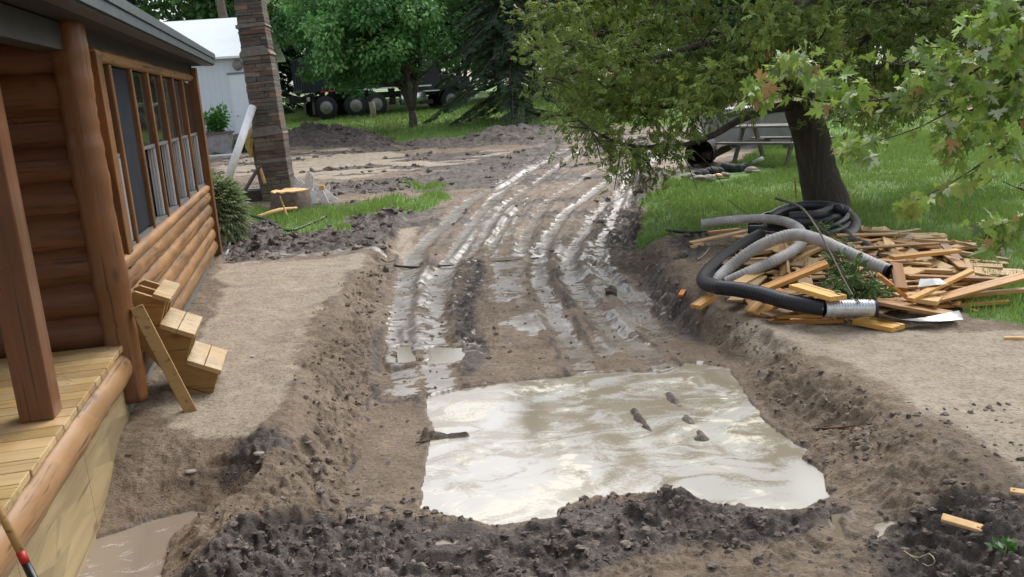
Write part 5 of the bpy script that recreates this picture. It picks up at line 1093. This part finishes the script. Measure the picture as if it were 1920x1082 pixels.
# dark clods
import bmesh
bm = bmesh.new(); bmesh.ops.create_icosphere(bm, subdivisions=2, radius=1); ico = np.array([v.co[:] for v in bm.verts]); icf = np.array([[v.index for v in f.verts] for f in bm.faces]); bm.free()
def clods(n, xr, yr, cond, smin, smax, name, label, m, pw=3):
    x = rng.uniform(*xr, n*6); y = rng.uniform(*yr, n*6); z, dk, sa, gr, wet, f = terrain(x, y); k = cond(x, y, dk, sa, gr, f)
    inp = np.zeros(len(x), bool)
    for P in [PUD, PUDL]+[s[0] for s in SMP]: inp |= polysd(x, y, P) > .0
    k = (rng.random(len(x)) < k) & ~inp; x, y, z = x[k][:n], y[k][:n], z[k][:n]; n = len(x)
    s = smin+(smax-smin)*rng.random(n)**pw; sh_ = 1+.9*(rng.random((n, 1, 3))-.5); jit = 1+.38*(rng.random((n, len(ico), 1))*2-1)
    V = ico[None]*jit*sh_*s[:, None, None]*np.array([1, 1, .7]); V = V+np.stack([x, y, z+s*.05], -1)[:, None, :]
    lo = (np.arange(n)[:, None, None]*len(ico)+icf[None]).ravel(); co = np.repeat(.6+.8*rng.random((n, 1)), 3, 1); co = np.repeat(co, len(ico), 0)
    o = link(name, np_mesh(name, V.reshape(-1, 3), lo, np.full(n*len(icf), 3), m, False, co)); return tag(o, label, 'soil', kind='stuff')
clods(6500, (-2.3, 3.2), (2.6, 5.0), lambda x, y, d, s, g, f: d*.65+.12, .003, .024, 'soil_clods', 'dark clods of wet topsoil heaped across the foreground', CLOD, 6)
clods(2600, (-8, 7), (8.5, 34), lambda x, y, d, s, g, f: d*(y > 8.5)*(1-g)*(1-.85*(f > .5)), .012, .085, 'soil_clods', 'dark clods of topsoil over the yard behind', CLOD, 3)
MUDC = simple('mud_crumb', (.20, .155, .115), .85, .3, 12, .5)
clods(5200, (-2.6, 3.6), (3.2, 11), lambda x, y, d, s, g, f: (np.clip(4*f*(1-f), 0, 1)*.8+.06*(1-s))*(1-d)*(y > 4.6), .004, .022, 'soil_crumbs', 'brown crumbs of soil on the banks and track', MUDC, 3)
# ------------------------------------------------------------------ grass
def grassblades(n, xr, yr, h0, h1, w, name):
    x = rng.uniform(*xr, n); y = yr[0]+(yr[1]-yr[0])*rng.random(n)**1.3; z, dk, sa, gr, wet, f = terrain(x, y); bare = np.zeros(n, bool)
    for (a_, b_, s_, q_, l_) in fr_[::2]: c_ = gb(a_, b_); bare |= np.hypot((x-c_[0])/.45, (y-c_[1]+.15)/.5) < 1
    k = ~bare & (rng.random(n) < sstep(.25, .8, gr)*(.35+.65*sstep(-.35, .1, fbm(x, y, 1.7, 4, 97)))) & (np.abs(x) < y*.72+1.5); x, y, z = x[k], y[k], z[k]; n = len(x)
    pch = .5+.5*fbm(x, y, .9, 3, 91); h = (h0+(h1-h0)*rng.random(n))*(.55+.9*pch); a_ = rng.random(n)*2*PI; ww = w*(1+.06*y); dx = np.cos(a_)*ww; dy = np.sin(a_)*ww; lx = rng.normal(size=n)*h*.35; ly = rng.normal(size=n)*h*.35
    V = np.stack([np.stack([x-dx, y-dy, z-.01], -1), np.stack([x+dx, y+dy, z-.01], -1), np.stack([x+lx, y+ly, z+h], -1)], 1).reshape(-1, 3)
    p2 = (.5+.5*fbm(x, y, .35, 3, 95))[:, None]; co = (np.array([[.14, .27, .05]])*(1-p2)+np.array([[.28, .41, .09]])*p2)*(.7+.6*rng.random((n, 1)))
    ye = rng.random(n) < .13; co[ye] = [.24, .23, .09]
    o = link(name, np_mesh(name, V, np.arange(3*n), np.full(n, 3), GRASSM, False, np.repeat(co, 3, 0))); return tag(o, 'green lawn grass growing round the yard', 'grass', kind='stuff')
grassblades(330000, (-1, 14), (5.6, 22), .05, .12, .004, 'grass')
grassblades(60000, (-9, -1), (12, 22), .05, .16, .005, 'grass')
grassblades(150000, (-26, 26), (20, 44), .06, .16, .006, 'grass')

# ------------------------------------------------------------------ light
w = bpy.data.worlds.new("World"); S.world = w; w.use_nodes = True; nt = w.node_tree; bg = nt.nodes['Background']
sky = nt.nodes.new('ShaderNodeTexSky'); sky.sky_type = 'NISHITA'; sky.sun_disc = False; sky.sun_elevation = rad(48); sky.sun_rotation = rad(28); sky.dust_density = 4; sky.air_density = 1.0; sky.ozone_density = 1.0
hs = nt.nodes.new('ShaderNodeHueSaturation'); hs.inputs['Saturation'].default_value = .38; hs.inputs['Value'].default_value = 1.0
nt.links.new(sky.outputs[0], hs.inputs['Color']); nt.links.new(hs.outputs[0], bg.inputs[0]); bg.inputs[1].default_value = .15
sd = bpy.data.lights.new('sun', 'SUN'); sd.energy = .55; sd.angle = rad(60); sd.color = (1, .96, .9); so = bpy.data.objects.new('sun', sd); COL.objects.link(so)
az = rad(28); el = rad(48); dv = Vector((math.sin(az)*math.cos(el), math.cos(az)*math.cos(el), math.sin(el))); so.rotation_euler = dv.to_track_quat('Z', 'Y').to_euler()
S.view_settings.view_transform = 'Standard'; S.view_settings.look = 'None'; S.view_settings.gamma = 1; S.view_settings.exposure = 0.92
S.render.engine = 'CYCLES'
